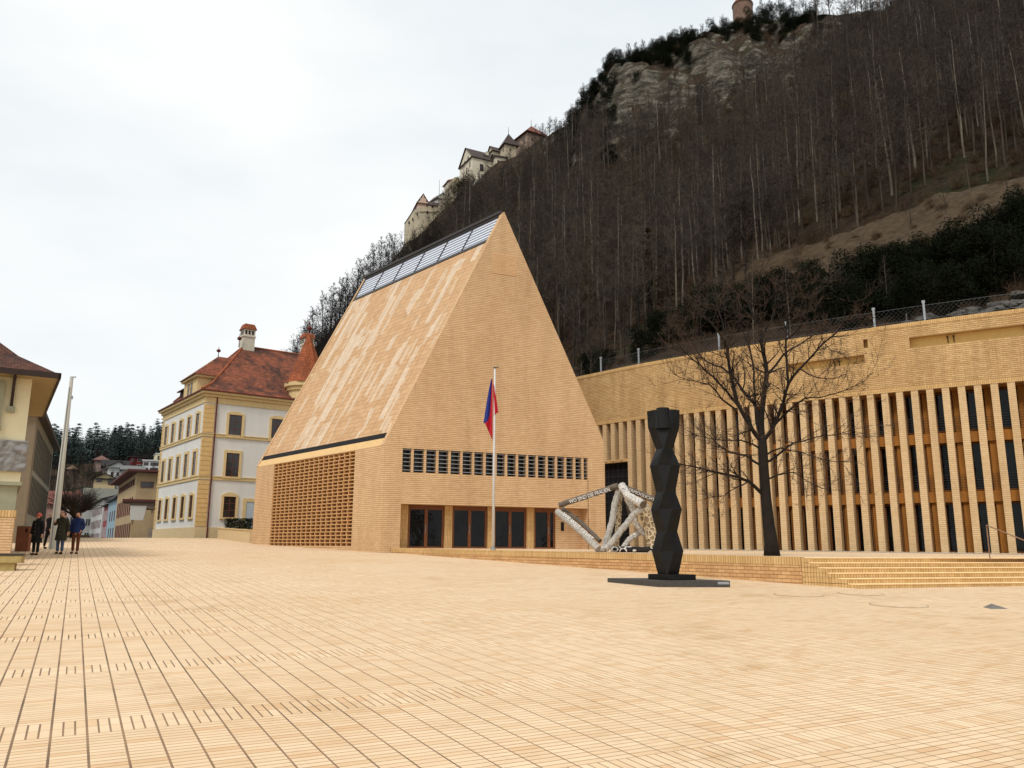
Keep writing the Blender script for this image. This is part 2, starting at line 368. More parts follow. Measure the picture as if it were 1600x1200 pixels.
# ================================================================ GROUND AND HILL
# wall line of the long building, in plan
LW = [(-4.0, 74.9), (6.2, 63.1), (9.9, 59.0), (15.0, 54.35), (20.5, 50.1), (25.9, 46.4), (33.5, 41.9), (46.0, 35.4), (60, 29)]
# hill profiles: azimuth -> (distance, height) knots
HILL = {
    -75: [(60, 0.5), (100, .5), (240, 6), (500, 30), (700, 45), (1000, 50)],
    -40: [(60, 0.5), (100, .5), (240, 8), (500, 42), (700, 55), (1000, 50)],
    -30: [(85, 1.6), (100, .2), (180, .5), (250, 9), (330, 26), (500, 45), (600, 52), (1000, 45)],
    -25: [(85, 1.6), (100, .2), (180, .5), (250, 10), (330, 29), (500, 47), (600, 55), (1000, 45)],
    -22.5: [(86, 1.6), (115, .5), (180, 2), (250, 14), (330, 34), (500, 55), (600, 60), (1000, 50)],
    -20: [(88, 1.8), (118, 2.0), (150, 8), (240, 30), (330, 42), (500, 60), (1000, 50)],
    -17.5: [(88, 1.8), (120, 3), (150, 12), (240, 41), (300, 50), (500, 60), (1000, 50)],
    -15: [(88, 1.8), (118, 4), (150, 16), (245, 53), (300, 58), (1000, 50)],
    -12.9: [(84, 1.8), (110, 5), (150, 22), (250, 68), (300, 72), (1000, 60)],
    -9.8: [(80, 1.8), (100, 8), (150, 32), (262, 88), (300, 92), (1000, 60)],
    -7.7: [(80, 1.8), (100, 10), (150, 38), (262, 102), (272, 108), (300, 112), (1000, 70)],
    -4: [(80, 1.8), (95, 12), (150, 45), (262, 119), (275, 126), (310, 128), (1000, 80)],
    -1: [(80, 1.8), (92, 12), (150, 50), (262, 130), (275, 136), (310, 138), (1000, 80)],
    1.2: [(80, 1.8), (90, 12), (150, 54), (258, 135), (280, 142), (310, 142), (1000, 80)],
    3.5: [(77, 1.8), (82, 13.0), (92, 18), (150, 58), (245, 128), (262, 143), (300, 146), (1000, 90)],
    5.5: [(69, 1), (70, 14.3), (90, 20), (150, 62), (222, 117), (236, 137), (242, 141), (280, 148), (1000, 90)],
    7.6: [(67, 1), (68, 14.9), (80, 19), (92, 24), (120, 38), (212, 110), (222, 136), (232, 147), (240, 151), (270, 155), (1000, 90)],
    12: [(64, 1), (65, 15.2), (74, 18), (88, 25), (113, 37.6), (123, 40), (214, 118), (224, 141), (234, 153), (246, 160.5), (300, 166), (1000, 100)],
    17.5: [(60.5, 1), (61.5, 15.4), (70, 18), (84, 26), (106, 39.4), (116, 41), (218, 128), (228, 146), (236, 157), (250, 171), (254, 172.6), (270, 176), (300, 178), (1000, 100)],
    23: [(58.5, 1), (59.5, 15.4), (66, 17.5), (80, 25), (98, 38.8), (109, 40.5), (224, 138), (234, 153), (250, 169.5), (300, 185), (1000, 110)],
    29: [(58, 1), (59, 15.4), (64, 18), (74, 25), (94, 39.6), (104, 41), (230, 146), (250, 164), (300, 190), (1000, 110)],
    34: [(58, 1), (59, 15.6), (64, 18.6), (72, 26), (92, 38.8), (102, 40.5), (240, 150), (300, 190), (1000, 110)],
    45: [(60, 1), (61, 15.5), (66, 19), (76, 27), (94, 40), (110, 42), (240, 150), (300, 190), (1000, 110)],
    62: [(64, 1), (66, 14.5), (76, 20), (90, 30), (110, 40), (240, 140), (300, 180), (1000, 110)],
    90: [(60, 1), (80, 10), (120, 40), (240, 120), (300, 150), (1000, 110)],
}
for a_ in HILL:
    if a_ <= 3.5: HILL[a_] = [(50, -.5), (78.5, -.5)] + [k for k in HILL[a_] if k[0] > 78.5]
HAZ = sorted(HILL); HR = np.concatenate([np.arange(50, 130, 1.5), np.arange(130, 320, 2.6), np.geomspace(320, 1000, 40)])
HT = np.array([np.interp(HR, [k[0] for k in HILL[a]], [k[1] for k in HILL[a]]) for a in HAZ])
def base_h(az, r):
    az = min(max(az, HAZ[0]), HAZ[-1]); i = max(0, min(len(HAZ) - 2, int(np.searchsorted(HAZ, az)) - 1))
    t = (az - HAZ[i]) / (HAZ[i + 1] - HAZ[i])
    return float(np.interp(r, HR, HT[i]) * (1 - t) + np.interp(r, HR, HT[i + 1]) * t)
def hill_z(x, y):
    r = math.hypot(x, y); az = math.degrees(math.atan2(x, y))
    h = base_h(az, r)
    if h < 15 and r < 140: return h
    amp = min(1.0, max(0.0, (h - 15) / 40))
    n = noise.fractal(Vector((x * .02, y * .02, 0)), .8, 2.1, 5) * 4.0 * amp + noise.fractal(Vector((x * .12, y * .12, 3)), .8, 2.1, 4) * (.25 + .9 * amp)
    return h + n
m = MB(); azs = np.arange(-75, 90.01, .4); rs = list(HR)
for a in azs:
    sa_, ca_ = math.sin(math.radians(a)), math.cos(math.radians(a))
    for r in rs:
        x, y = r * sa_, r * ca_
        z = hill_z(x, y)
        if 195 < r < 262 and 2 < a < 40:      # ragged rock ledges on the cliff
            j = noise.noise(Vector((x * .09, y * .09, z * .05))) * 6 + noise.noise(Vector((x * .3, y * .3, z * .35))) * 3
            x += sa_ * j; y += ca_ * j
        m.v.append((x, y, z))
nr = len(rs)
for i in range(len(azs) - 1):
    for j in range(nr - 1):
        a = i * nr + j; m.f.append((a, a + nr, a + nr + 1, a + 1)); m.m.append(0)
o = m.build('hillside', M_terrain, uv=False, smooth=False); tag(o, kind='structure')
def on_hill(az, r, dz=-.15):
    x, y = r * math.sin(math.radians(az)), r * math.cos(math.radians(az)); return Vector((x, y, hill_z(x, y) + dz))

# plain ground below and around everything
m = MB(); N_ = 24
for i in range(-N_, N_ + 1):
    for j in range(-N_, N_ + 1):
        x = math.copysign(abs(i / N_) ** 1.8, i) * 1500; y = math.copysign(abs(j / N_) ** 1.8, j) * 1500
        m.v.append((x, y, min(G(x, y), .0) - .6))
k = 2 * N_ + 1
for i in range(k - 1):
    for j in range(k - 1):
        a = i * k + j; m.f.append((a, a + k, a + k + 1, a + 1)); m.m.append(0)
tag(m.build('ground', plain('bare_ground', rgb(96, 90, 78), scale=.05), uv=False), kind='structure')

# brick plaza: a gently rising sheet that ends in a crest in front of the street
m = MB()
edge = [(60, -14), (60, 60), (10, 75), (-29, 79), (-33, 77.5), (-52, 69), (-70, 58), (-70, -14)]
m.quad(*[(x, y, G(x, y)) for x, y in edge])
low = [(x, y, G(x, y) - .9) for x, y in edge]
for i in range(len(edge)):
    j = (i + 1) % len(edge); m.quad(low[i], low[j], (*edge[j], G(*edge[j])), (*edge[i], G(*edge[i])))
tag(m.build('plaza', M_paving, fix=True), kind='structure')
# street beyond the crest
m = MB()
m.quad((-29, 78, 1.95), (-70, 58, 1.55), (-135, 150, .65), (-90, 185, .75), (-56, 122, .75))
tag(m.build('street', plain('asphalt', rgb(120, 118, 114), scale=.6)), kind='structure')

# ================================================================ TERRACE
WL = Fr((9.99, 24.11, 0), -35.7)       # along the terrace wall, towards the tower; w to the plaza side
wl_end = 28.85
p_end = WL(wl_end, 0, 0)
# terrace floor as a solid slab
m = MB()
poly = [WL(1.86, 0, 0), WL(wl_end, 0, 0), (-7.0, 47.75, 0), (6.3, 53.5, 0), (1, 66, 0)] + [(x + .5, y + .7, 0) for x, y in LW[1:]] + [(60, 29, 0), (60, 38.5, 0)]
poly = [Vector(p) for p in poly]
m = MB(); m.quad(*[(p.x, p.y, T(p.x, p.y) - .004) for p in poly])
tag(m.build('terrace_floor', M_paving, fix=True), kind='structure')
tw = thing('terrace_wall', WL(1.8, 0, .6), 'low brick retaining wall edging the raised terrace in front of the gabled hall', 'retaining wall')
m = MB()
def wall_strip(m, u0, u1, w0, w1, top0, top1, bottom, n=12):
    for i in range(n):
        ua, ub = u0 + (u1 - u0) * i / n, u0 + (u1 - u0) * (i + 1) / n
        A, B = WL(ua, w0, 0), WL(ub, w0, 0); C_, D = WL(ub, w1, 0), WL(ua, w1, 0)
        P = [A, B, C_, D]
        lo = [(p.x, p.y, bottom(p)) for p in P]; hi = [(p.x, p.y, T(p.x, p.y) + (top0 if p in (A, D) else top1)) for p in P]
        m.prism(lo, hi)
wall_strip(m, 1.86, wl_end, 0, -.30, -.24, -.24, lambda p: G(p.x, p.y) - .2)
m.build('wall', brick('terrace_wall_brick', rgb(220, 178, 126), rgb(202, 158, 108), rgb(104, 70, 42), bw=.32, bh=.115, ms=.011, blot=.18, vert=.8, horiz=.95), tw, fix=True)
m = MB(); wall_strip(m, 1.86, wl_end, .012, -.30, .012, .012, lambda p: T(p.x, p.y) - .236)
m.build('coping', M_soldier, tw, fix=True)
# steps
M_tread = plain('skylit_tread_tint', rgb(232, 200, 150), var=.12, scale=5)  # lighter colour imitates sky light on the treads and step edges
st = thing('terrace_steps', (9.99, 24.11, .6), 'six wide brick steps rising to the terrace at the right', 'steps')
sd_ = Vector((math.sin(math.radians(72)), math.cos(math.radians(72)), 0)); bk = Vector((math.sin(math.radians(-35.7)), math.cos(math.radians(-35.7)), 0))
zt = T(9.5, 25); z0 = .60
for i in range(6):
    a = Vector((9.99, 24.11, 0)) + bk * (.31 * i); zz = z0 + (T(9, 26) - z0) * (i + 1) / 6
    m = MB(); e = a + sd_ * 30; b2 = a + bk * 2.3; e2 = e + bk * 2.3
    b2 = a + bk * (1.855 - .31 * i); e2 = e + bk * (1.855 - .31 * i); P = [a, e, e2, b2]
    m.prism([(p.x, p.y, zz - .17 if i else zz - .35) for p in P], [(p.x, p.y, zz - .001 * i) for p in P])
    so = m.build('step', M_soldier, st, fix=True)
    m = MB(); f_ = Fr3(a, sd_, bk, Vector((0, 0, 1))); m.box(f_, -.012, 30, -.02, .34 if i < 5 else .2, zz - .035, zz + .004); m.build('tread', M_tread, so, bevel=.012)
# top landing joins the terrace floor
m = MB(); a = Vector((9.99, 24.11, 0)) + bk * 1.87
m.quad((a.x, a.y, T(a.x, a.y)), *( (p.x, p.y, T(p.x, p.y)) for p in (a + sd_ * 30, a + sd_ * 30 + bk * .6, a + bk * .6)))
m.build('landing', M_paving, st, fix=True)
# gravel bed at the foot of the pillars
m = MB()
rnd = random.Random(5)
for (xa, ya), (xb, yb) in zip(LW[1:-1], LW[2:]):
    d = Vector((xb - xa, yb - ya, 0)).normalized(); nn = Vector((-d.y, d.x, 0)) * -1
    A, B = Vector((xa, ya, 0)), Vector((xb, yb, 0))
    q = [A + nn * 1.4, B + nn * 1.4, B - nn * .4, A - nn * .4]
    m.quad(*[(p.x, p.y, T(p.x, p.y) + .004) for p in q])
    L = (B - A).length
    for _ in range(int(L * 60)):
        p = A + d * rnd.uniform(0, L) + nn * rnd.uniform(-.0, 1.38); r = rnd.uniform(.02, .05)
        c = Vector((p.x, p.y, T(p.x, p.y) + .01)); t = rnd.uniform(0, 3)
        m.prism([c + Vector((math.cos(t + k * 1.57) * r, math.sin(t + k * 1.57) * r, 0)) for k in range(4)], [c + Vector((math.cos(t + k * 1.57) * r * .5, math.sin(t + k * 1.57) * r * .5, r * .9)) for k in range(4)])
tag(m.build('gravel', plain('pale_gravel', rgb(176, 166, 150), var=.4, scale=9), fix=True), 'pale gravel bed along the foot of the brick pillars', 'gravel', kind='stuff')

# handrail on the steps
b_ = at(1546, 864, 27.3); b_.z = T(b_.x, b_.y)
M_rail = plain('brown_rail', rgb(136, 104, 80), rough=.5)
hr = thing('handrail', b_, 'thin steel handrail going down the terrace steps at far right', 'handrail')
top = b_ + Vector((0, 0, .98)); lo = Vector((b_.x + .7, b_.y - 2.6, G(b_.x + .7, b_.y - 2.6) + .95))
m = MB(); m.tube([b_, top], .018, 6); m.build('post', M_rail, hr)
m = MB(); m.tube([(lo.x, lo.y, lo.z - .95), lo], .018, 6); m.build('post', M_rail, hr)
m = MB(); m.tube([top, lo, lo + Vector((.08, -.3, 0))], .018, 6); m.build('rail', M_rail, hr)

# ================================================================ GABLED HALL
C0 = Vector((-7.45, 47.42, 0)); FF = Fr(C0, 66.6)                # front: u to the right, w inwards
SF = Fr(C0, -39.7, -1)                                             # side: u to the back, w inwards
WID, LEN = 14.75, 18.45
def P_(u, w, z): return FF(u, 0, z) + SF.u * w
hall = thing('gabled_brick_hall', (C0.x, C0.y, 1.37), 'tall steep-gabled tan brick parliament hall with a glazed strip along the ridge', 'building')
ZB = .6
A_ = Vector((-.57, 50.4, 23.35)); B_ = A_ + SF.u * 18.2 + Vector((0, 0, .12))
zL, zR = 7.55, 8.48
m = MB()
# front gable wall pieces around the openings
bx0, bx1, bz0, bz1 = 1.14, 13.5, 6.01, 7.41
ex0, ex1, ez0, ez1 = 1.13, 13.47, T(0, 50), 4.16
E0 = FF(0, 0, zL); E1 = FF(WID, 0, zR)
m.quad(FF(0, 0, ZB), FF(ex0, 0, ZB), FF(ex0, 0, zL), FF(0, 0, zL))
m.quad(FF(ex0, 0, ZB), FF(ex1, 0, ZB), FF(ex1, 0, ez0), FF(ex0, 0, ez0))
m.quad(FF(ex0, 0, ez1), FF(ex1, 0, ez1), FF(ex1, 0, bz0), FF(ex0, 0, bz0))
m.quad(FF(bx0, 0, bz0 + .0), FF(bx0, 0, bz0), FF(bx0, 0, bz1), FF(bx0, 0, bz1)) if False else None
m.quad(FF(bx1, 0, ZB), FF(WID, 0, ZB), FF(WID, 0, zL), FF(bx1, 0, zL))
m.quad(FF(ex0, 0, bz1), FF(bx1, 0, bz1), FF(bx1, 0, zL), FF(ex0, 0, zL))
m.quad(FF(0, 0, zL), FF(WID, 0, zL), FF(WID, 0, zR), A_)
# reveals of the band and of the entrance
def reveal(m, x0, x1, z0, z1, d):
    m.quad(FF(x0, 0, z0), FF(x1, 0, z0), FF(x1, d, z0), FF(x0, d, z0)); m.quad(FF(x0, 0, z1), FF(x0, d, z1), FF(x1, d, z1), FF(x1, 0, z1))
    m.quad(FF(x0, 0, z0), FF(x0, d, z0), FF(x0, d, z1), FF(x0, 0, z1)); m.quad(FF(x1, 0, z0), FF(x1, 0, z1), FF(x1, d, z1), FF(x1, d, z0))
reveal(m, bx0 + .0, bx1, bz0, bz1, .55)
reveal(m, ex0, ex1, ez0, ez1, .95)
# side wall around the screen
gx0, gx1, gz0, gz1 = 3.42, 15.3, T(-8, 50) + .05, 7.5
m.quad(SF(0, 0, ZB), SF(0, 0, zL), SF(gx0, 0, zL), SF(gx0, 0, ZB))
m.quad(SF(gx1, 0, ZB), SF(gx1, 0, zL), SF(LEN, 0, zL), SF(LEN, 0, ZB))
m.quad(SF(gx0, 0, ZB), SF(gx0, 0, gz0), SF(gx1, 0, gz0), SF(gx1, 0, ZB))
m.quad(SF(gx0, 0, gz1), SF(gx0, 0, zL), SF(gx1, 0, zL), SF(gx1, 0, gz1))
for (a, b, c, d) in ((gx0, gx0, gz0, gz1), (gx1, gx1, gz0, gz1)): m.quad(SF(a, 0, c), SF(a, .6, c), SF(a, .6, d), SF(a, 0, d))
m.quad(SF(gx0, 0, gz0), SF(gx1, 0, gz0), SF(gx1, .6, gz0), SF(gx0, .6, gz0)); m.quad(SF(gx0, 0, gz1), SF(gx0, .6, gz1), SF(gx1, .6, gz1), SF(gx1, 0, gz1))
# right side and back
R0 = FF(WID, 0, 0); R1 = R0 + SF.u * LEN; L1 = SF(LEN, 0, 0)
up = lambda p, z: Vector((p.x, p.y, z))
m.quad(up(R0, ZB), up(R1, ZB), up(R1, zR), up(R0, zR))
m.quad(up(R1, ZB), up(L1, ZB), up(L1, zL), up(B_, B_.z), up(R1, zR))
m.build('wall', M_brick, hall, fix=False)
# dark interior behind the openings
m = MB(); m.quad(FF(bx0, .55, bz0), FF(bx1, .55, bz0), FF(bx1, .55, bz1), FF(bx0, .55, bz1)); m.build('band_backing', M_glass_dim, hall)
m = MB(); m.quad(SF(gx0, .6, gz0), SF(gx1, .6, gz0), SF(gx1, .6, gz1), SF(gx0, .6, gz1)); m.build('screen_backing', M_black, hall)
# roofs
nL = (A_ - E0).cross(SF.u); nL = -nL if nL.z < 0 else nL; nL.normalize()
def RP(s, t, h=0.0): # s along the eave 0..1 (front to back), t up the slope 0..1
    e = E0.lerp(up(L1, zL), s); r = A_.lerp(B_, s); return e.lerp(r, t) + nL * h
def rbox(m, s0, s1, t0, t1, h0, h1):
    lo = [RP(s0, t0, h0), RP(s1, t0, h0), RP(s1, t1, h0), RP(s0, t1, h0)]; hi = [RP(s0, t0, h1), RP(s1, t0, h1), RP(s1, t1, h1), RP(s0, t1, h1)]
    m.prism(lo, hi)
m = MB(); rbox(m, .018, .985, .050, .873, -.3, -.02)
ro = m.build('roof', M_roofbrick, hall, fix=True)
ul = ro.data.uv_layers[0]; hp = hall.location; SLEN = (A_ - E0).length
for lp in ro.data.loops:
    p_ = ro.data.vertices[lp.vertex_index].co + hp; t_ = (p_.z - E0.z) / (A_.z - E0.z); ul.data[lp.index].uv = ((p_ - E0.lerp(A_, t_)).dot(SF.u), t_ * SLEN)
for q_ in ((0, .018), (.985, 1)): m = MB(); rbox(m, *q_, 0, .995, -.10, .03); m.build('verge', M_brick, hall, fix=True)
m = MB(); rbox(m, 0.018, .985, 0, .028, -.5, -.0); m.build('eave_ledge', M_ledge, hall, fix=True)
m = MB(); rbox(m, .018, .985, .028, .050, -.5, -.012); m.build('gutter_slot_shade', M_black, hall, fix=True)  # flush black strip painted as the shadow line between ledge and roof
m = MB(); m.prism([up(R0, zR), up(R1, zR), B_, A_], [p + Vector((-.0, 0, -.3)) for p in (up(R0, zR), up(R1, zR), B_, A_)])
m.build('rear_roof', M_roofbrick, hall, fix=True)
gl = MB(); rbox(gl, .018, .985, .873, .99, -.2, -.06)
glz = gl.build('ridge_glazing', plain('ridge_glass', rgb(214, 218, 226), rough=.22, var=.06, spec=.8), hall, fix=True)
m = MB(); rbox(m, .018, .985, .985, 1.0, -.1, .04); rbox(m, .018, .985, .862, .876, -.13, .03)
for i in range(7):
    s = .018 + (.967) * i / 6; rbox(m, max(.018, s - .0022), min(.985, s + .0022), .876, .985, -.12, .0)
m.build('frame', M_darkmetal, glz, fix=True)
m = MB()
for k in range(7):
    t = .876 + .109 * (k + .8) / 7; rbox(m, .02, .983, t, t + .004, -.07, -.035)
m.build('louvre', plain('louvre_metal', rgb(112, 118, 134), rough=.5, var=.1), glz, fix=True)
m = MB(); m.prism([A_ + SF.u * .2 + Vector((-.14, -.1, -.05)), A_ + SF.u * .2 + Vector((.2, .12, -.3)), B_ + Vector((.2, .12, -.3)), B_ + Vector((-.14, -.1, -.05))],
                  [A_ + SF.u * .2 + Vector((-.14, -.1, .12)), A_ + SF.u * .2 + Vector((.2, .12, .06)), B_ + Vector((.2, .12, .06)), B_ + Vector((-.14, -.1, .12))])
m.build('ridge_cap', M_darkmetal, hall, fix=True)
# brick lattice screen on the side
m = MB(); nrow, ncol = 26, 17; ch = (gz1 - gz0) / nrow; cw = (gx1 - gx0) / ncol
for i in range(nrow + 1):
    z = gz0 + ch * i; m.box(SF, gx0 + .002, gx1 - .002, .03, .42, max(z - .032, gz0 + .003), min(z + .032, gz1 - .003))
for i in range(nrow):
    for j in range(ncol + 1):
        u = gx0 + cw * j + (.07 if i % 2 else 0) * (0 < j < ncol)
        m.box(SF, max(u - .045, gx0 + .003), min(u + .045, gx1 - .003), .04, .40, gz0 + ch * i + .033, gz0 + ch * (i + 1) - .033)
m.build('brick_screen', plain('screen_brick', rgb(196, 152, 102), var=.12, scale=4), hall)
# window band: piers and blades
m = MB(); cells = [0, .055, .118, .18, .2425, .304, .3655, .426, .4845, .542, .602, .658, .7125, .768, .822, .875, .9275, .976, 1.0]
for c in cells[1:-1]:
    u = bx0 + (bx1 - bx0) * (c - .012); m.box(FF, u, u + .15, .03, .5, bz0 + .004, bz1 - .004)
o = m.build('band_pier', M_brick, hall)
m = MB()
for k in range(6):
    z = bz0 + .12 + (bz1 - bz0 - .14) * k / 5.3; m.box(FF, bx0 + .003, bx1 - .003, .08, .26, z, z + .032)
m.build('band_blade', M_greymetal, hall)
# subtle flush panel near the gable top
# entrance: recess back wall, brick columns and wooden double doors
back = .95; zf = ez0
m = MB(); m.quad(FF(11.62, back - .003, zf), FF(ex1, back - .003, zf), FF(ex1, back - .003, ez1), FF(11.62, back - .003, ez1)); m.box(FF, 11.60, 11.75, back, back + .3, zf, ez1)
m.build('recess_wall', M_brick, hall)
m = MB(); m.box(FF, ex0 + .004, 11.6, back + .35, back + .4, zf, ez1 - .003); m.build('lobby_backing', M_glass_dim, hall)
mc = M_soldier
for (u0_, u1_) in ((ex0 + .01, 1.83), (4.12, 4.6), (6.9, 7.32), (9.56, 10.06)):
    m = MB(); m.box(FF, u0_, u1_, back - .1, back + .28, zf, ez1 - .005); m.build('brick_column', mc, hall)
for (u0_, u1_, nd) in ((1.85, 4.1, 2), (4.62, 6.88, 2), (7.34, 9.54, 2), (10.08, 11.58, 2)):
    m = MB(); zt_ = ez1 - .12; fw = .13
    m.box(FF, u0_, u0_ + fw, back, back + .1, zf, zt_); m.box(FF, u1_ - fw, u1_, back, back + .1, zf, zt_); m.box(FF, u0_ + fw, u1_ - fw, back, back + .1, zt_ - .14, zt_); m.box(FF, u0_ + fw, u1_ - fw, back, back + .1, zf, zf + .1)
    mid = (u0_ + u1_) / 2 if u1_ < 11 else u0_ + 1.05; m.box(FF, mid - .1, mid + .1, back - .01, back + .09, zf + .1, zt_ - .14)
    m.box(FF, u0_, u1_, back + .0, back + .1, zt_, ez1 - .006)
    d = m.build('door', M_doorwood, hall)
    for a, b in ((u0_ + fw, mid - .1), (mid + .1, u1_ - fw)):
        p = MB(); p.box(FF, a, b, back + .04, back + .06, zf + .1, zt_ - .14); p.build('pane', M_glass, d)
    h = MB(); h.tube([FF(mid - .04, back - .07, zf + .9), FF(mid - .04, back - .07, zf + 1.4)], .015, 5); h.build('handle', M_greymetal, d)
m = MB(); m.box(FF, 12.0, 12.2, back - .05, back - .003, 2.75, 3.3); m.build('intercom', M_black, hall)
rnd = random.Random(3)
for row, z in enumerate((3.62, 3.42)):
    u = 12.55; m = MB()
    while u < 13.25:
        wd = rnd.uniform(.04, .08); m.box(FF, u, u + wd, back - .02, back - .004, z, z + .085); u += wd + .035
    m.build('wall_lettering', M_black, hall)
m = MB(); m.box(FF, 6.9, 8.5, -.004, -.0005, 18.0, 19.6) if False else m.quad(FF(6.7, -.012, 19.0), FF(8.35, -.012, 19.0), FF(8.35, -.012, 20.4), FF(6.7, -.012, 20.4))
m.build('gable_panel', brick('panel_brick', rgb(222, 182, 136), rgb(214, 172, 126), rgb(150, 114, 80), ms=.009), hall)

# ================================================================ LONG BUILDING
lb = thing('colonnaded_brick_building', (15, 54.35, 1.4), 'long curved tan brick building with a row of tall brick pillars and ochre wooden windows', 'building')
ZW0, ZW1 = 11.0, 15.15
def seg_pts():
    out = []
    for (xa, ya), (xb, yb) in zip(LW[:-1], LW[1:]): out.append((Vector((xa, ya, 0)), Vector((xb, yb, 0))))
    return out
SEG = seg_pts()
# smooth the plan with a Catmull-Rom curve, sampled by length
def crom(P, n=24):
    pts = [Vector((*p, 0)) for p in P]; out = []
    for i in range(len(pts) - 1):
        p0, p1, p2, p3 = pts[max(i - 1, 0)], pts[i], pts[i + 1], pts[min(i + 2, len(pts) - 1)]
        for k in range(n):
            t = k / n; out.append(.5 * ((2 * p1) + (p2 - p0) * t + (2 * p0 - 5 * p1 + 4 * p2 - p3) * t * t + (3 * p1 - p0 - 3 * p2 + p3) * t ** 3))
    out.append(pts[-1]); return out
CV = crom(LW); CL = [0]
for a, b in zip(CV[:-1], CV[1:]): CL.append(CL[-1] + (b - a).length)
def cpos(s):
    i = max(0, min(len(CL) - 2, int(np.searchsorted(CL, s)) - 1)); t = (s - CL[i]) / (CL[i + 1] - CL[i]); return CV[i].lerp(CV[i + 1], t)
def cfr(s):
    d = cpos(min(s + .5, CL[-1])) - cpos(max(s - .5, 0)); d.normalize(); return Fr3(cpos(s), d, Vector((-d.y, d.x, 0)), Vector((0, 0, 1)))
def s_of(x, y):
    q = Vector((x, y, 0)); return min(((q - c).length, l) for c, l in zip(CV, CL))[1]
STEP = .4
def sweep(m, s0, s1, w0, w1, z0, z1, step=1.6):
    n = max(1, int(math.ceil((s1 - s0) / step))); prev = None
    for i in range(n + 1):
        f = cfr(s0 + (s1 - s0) * i / n); ring = [f(0, w0, z0), f(0, w1, z0), f(0, w1, z1), f(0, w0, z1)]
        if prev:
            for a in range(4):
                b = (a + 1) % 4; m.quad(prev[a], ring[a], ring[b], prev[b])
        else: m.quad(*ring)
        prev = ring
    m.quad(*prev[::-1])
S_END = CL[-1]
slots = []
for (xa, ya, xb, yb, z0_, z1_) in ((24.0, 47.7, 33.0, 42.3, 13.58, 14.24), (21.74, 49.23, 22.13, 48.96, 13.95, 14.48), (18.04, 51.99, 21.73, 49.23, 12.98, 13.53)):
    slots.append((s_of(xa, ya), s_of(xb, yb), z0_, z1_))
m = MB()
cuts = sorted(set([0, S_END] + [v for s in slots for v in s[:2]]))
for a, b in zip(cuts[:-1], cuts[1:]):
    zs = [ZW0]; openz = [(z0_, z1_) for (sa0, sb0, z0_, z1_) in slots if sa0 <= a + .01 and sb0 >= b - .01]
    cur = ZW0
    for (z0_, z1_) in sorted(openz): sweep(m, a, b, 0, .5, cur, z0_); cur = z1_
    sweep(m, a, b, 0, .5, cur, ZW1 - .22)
m.build('wall', M_brick_long, lb, fix=True)
m = MB(); sweep(m, 0, S_END, -.03, .6, ZW1 - .22, ZW1 + .02); m.build('coping', M_soldier, lb, fix=True)
m = MB(); sweep(m, 0, S_END, -.014, .1, ZW0 - .0, ZW0 + .24); m.build('lintel', M_soldier, lb, fix=True)
for (a, b, z0_, z1_) in slots: m = MB(); sweep(m, a, b, .48, .52, z0_ - .05, z1_ + .05); m.build('slot_plaster', M_plaster, lb, fix=True)
m = MB()
for sx in (25.3, 28.0, 19.6):   # stains and drain spouts under the slots
    pass
m = MB(); sweep(m, 0, S_END, .5, 8.0, ZW1 - .7, ZW1 - .45); m.build('roof', plain('flat_roof', rgb(110, 104, 96)), lb, fix=True)
# pillars
s_ref = s_of(25.97, 46.36) + .14; sp = .823
npil = []
k = -200
while True:
    s = s_ref + k * sp; k += 1
    if s < .8: continue
    if s > S_END - 1: break
    npil.append(s)
p_first = s_of(5.2, 64.3)
gs0, gs1 = s_of(5.0, 64.5), s_of(8.75, 60.25)     # dark grid opening beside the hall
for s in npil:
    if s < p_first - 3: continue
    f = cfr(s); zb = 8.1 if gs0 < s < gs1 else T(f.o.x, f.o.y)
    m = MB(); m.box(f, -.19, .19, .012, .62, zb, ZW0 + .0); m.build('pillar', M_pillar, lb)
# grid opening
m = MB(); sweep(m, gs0, gs1 + .1, .05, .6, 8.0, 8.2); m.build('opening_lintel', M_soldier, lb, fix=True)
m = MB(); sweep(m, gs0, gs1, .5, .56, 1.5, 8.0); gb = m.build('dark_gate', M_black, lb, fix=True)
m = MB(); f = cfr((gs0 + gs1) / 2); hw = (gs1 - gs0) / 2
for i in range(12): u = -hw + 2 * hw * i / 11; m.box(f, u - .014, u + .014, .40, .43, 1.6, 8.0)
for i in range(14): z = 1.8 + 6.1 * i / 13; m.box(f, -hw, hw, .385, .40, z - .014, z + .014)
m.build('grid', plain('grid_metal', rgb(52, 58, 66), metal=.3, rough=.5), gb)
# facade behind the pillars
W0 = 1.05
m = MB(); sweep(m, gs1, S_END, W0 + .25, W0 + .45, 1.2, ZW0 + .3); m.build('rear_facade', M_wood, lb, fix=True)
m = MB(); sweep(m, gs1, S_END, W0 - .25, W0 + .3, 7.85, 8.45); m.build('floor_band', M_wood, lb, fix=True)
m = MB(); sweep(m, gs1, S_END, W0 - .25, W0 + .3, 4.4, 5.02); m.build('floor_band', M_wood, lb, fix=True)
m = MB(); sweep(m, gs1, S_END, .62, W0 + .3, ZW0 - .1, ZW0 + .1); m.build('soffit', M_wood, lb, fix=True)
M_winframe = plain('window_wood', rgb(124, 78, 34), var=.2)
s = s_ref - .05 + 6 * 2 * sp; nwin = 0
starts = []
k = -30
while True:
    s = s_ref + sp * .5 + 2 * sp * k; k += 1
    if s < gs1 + .8: continue
    if s > S_END - 2 or len(starts) >= 31: break
    starts.append(s)
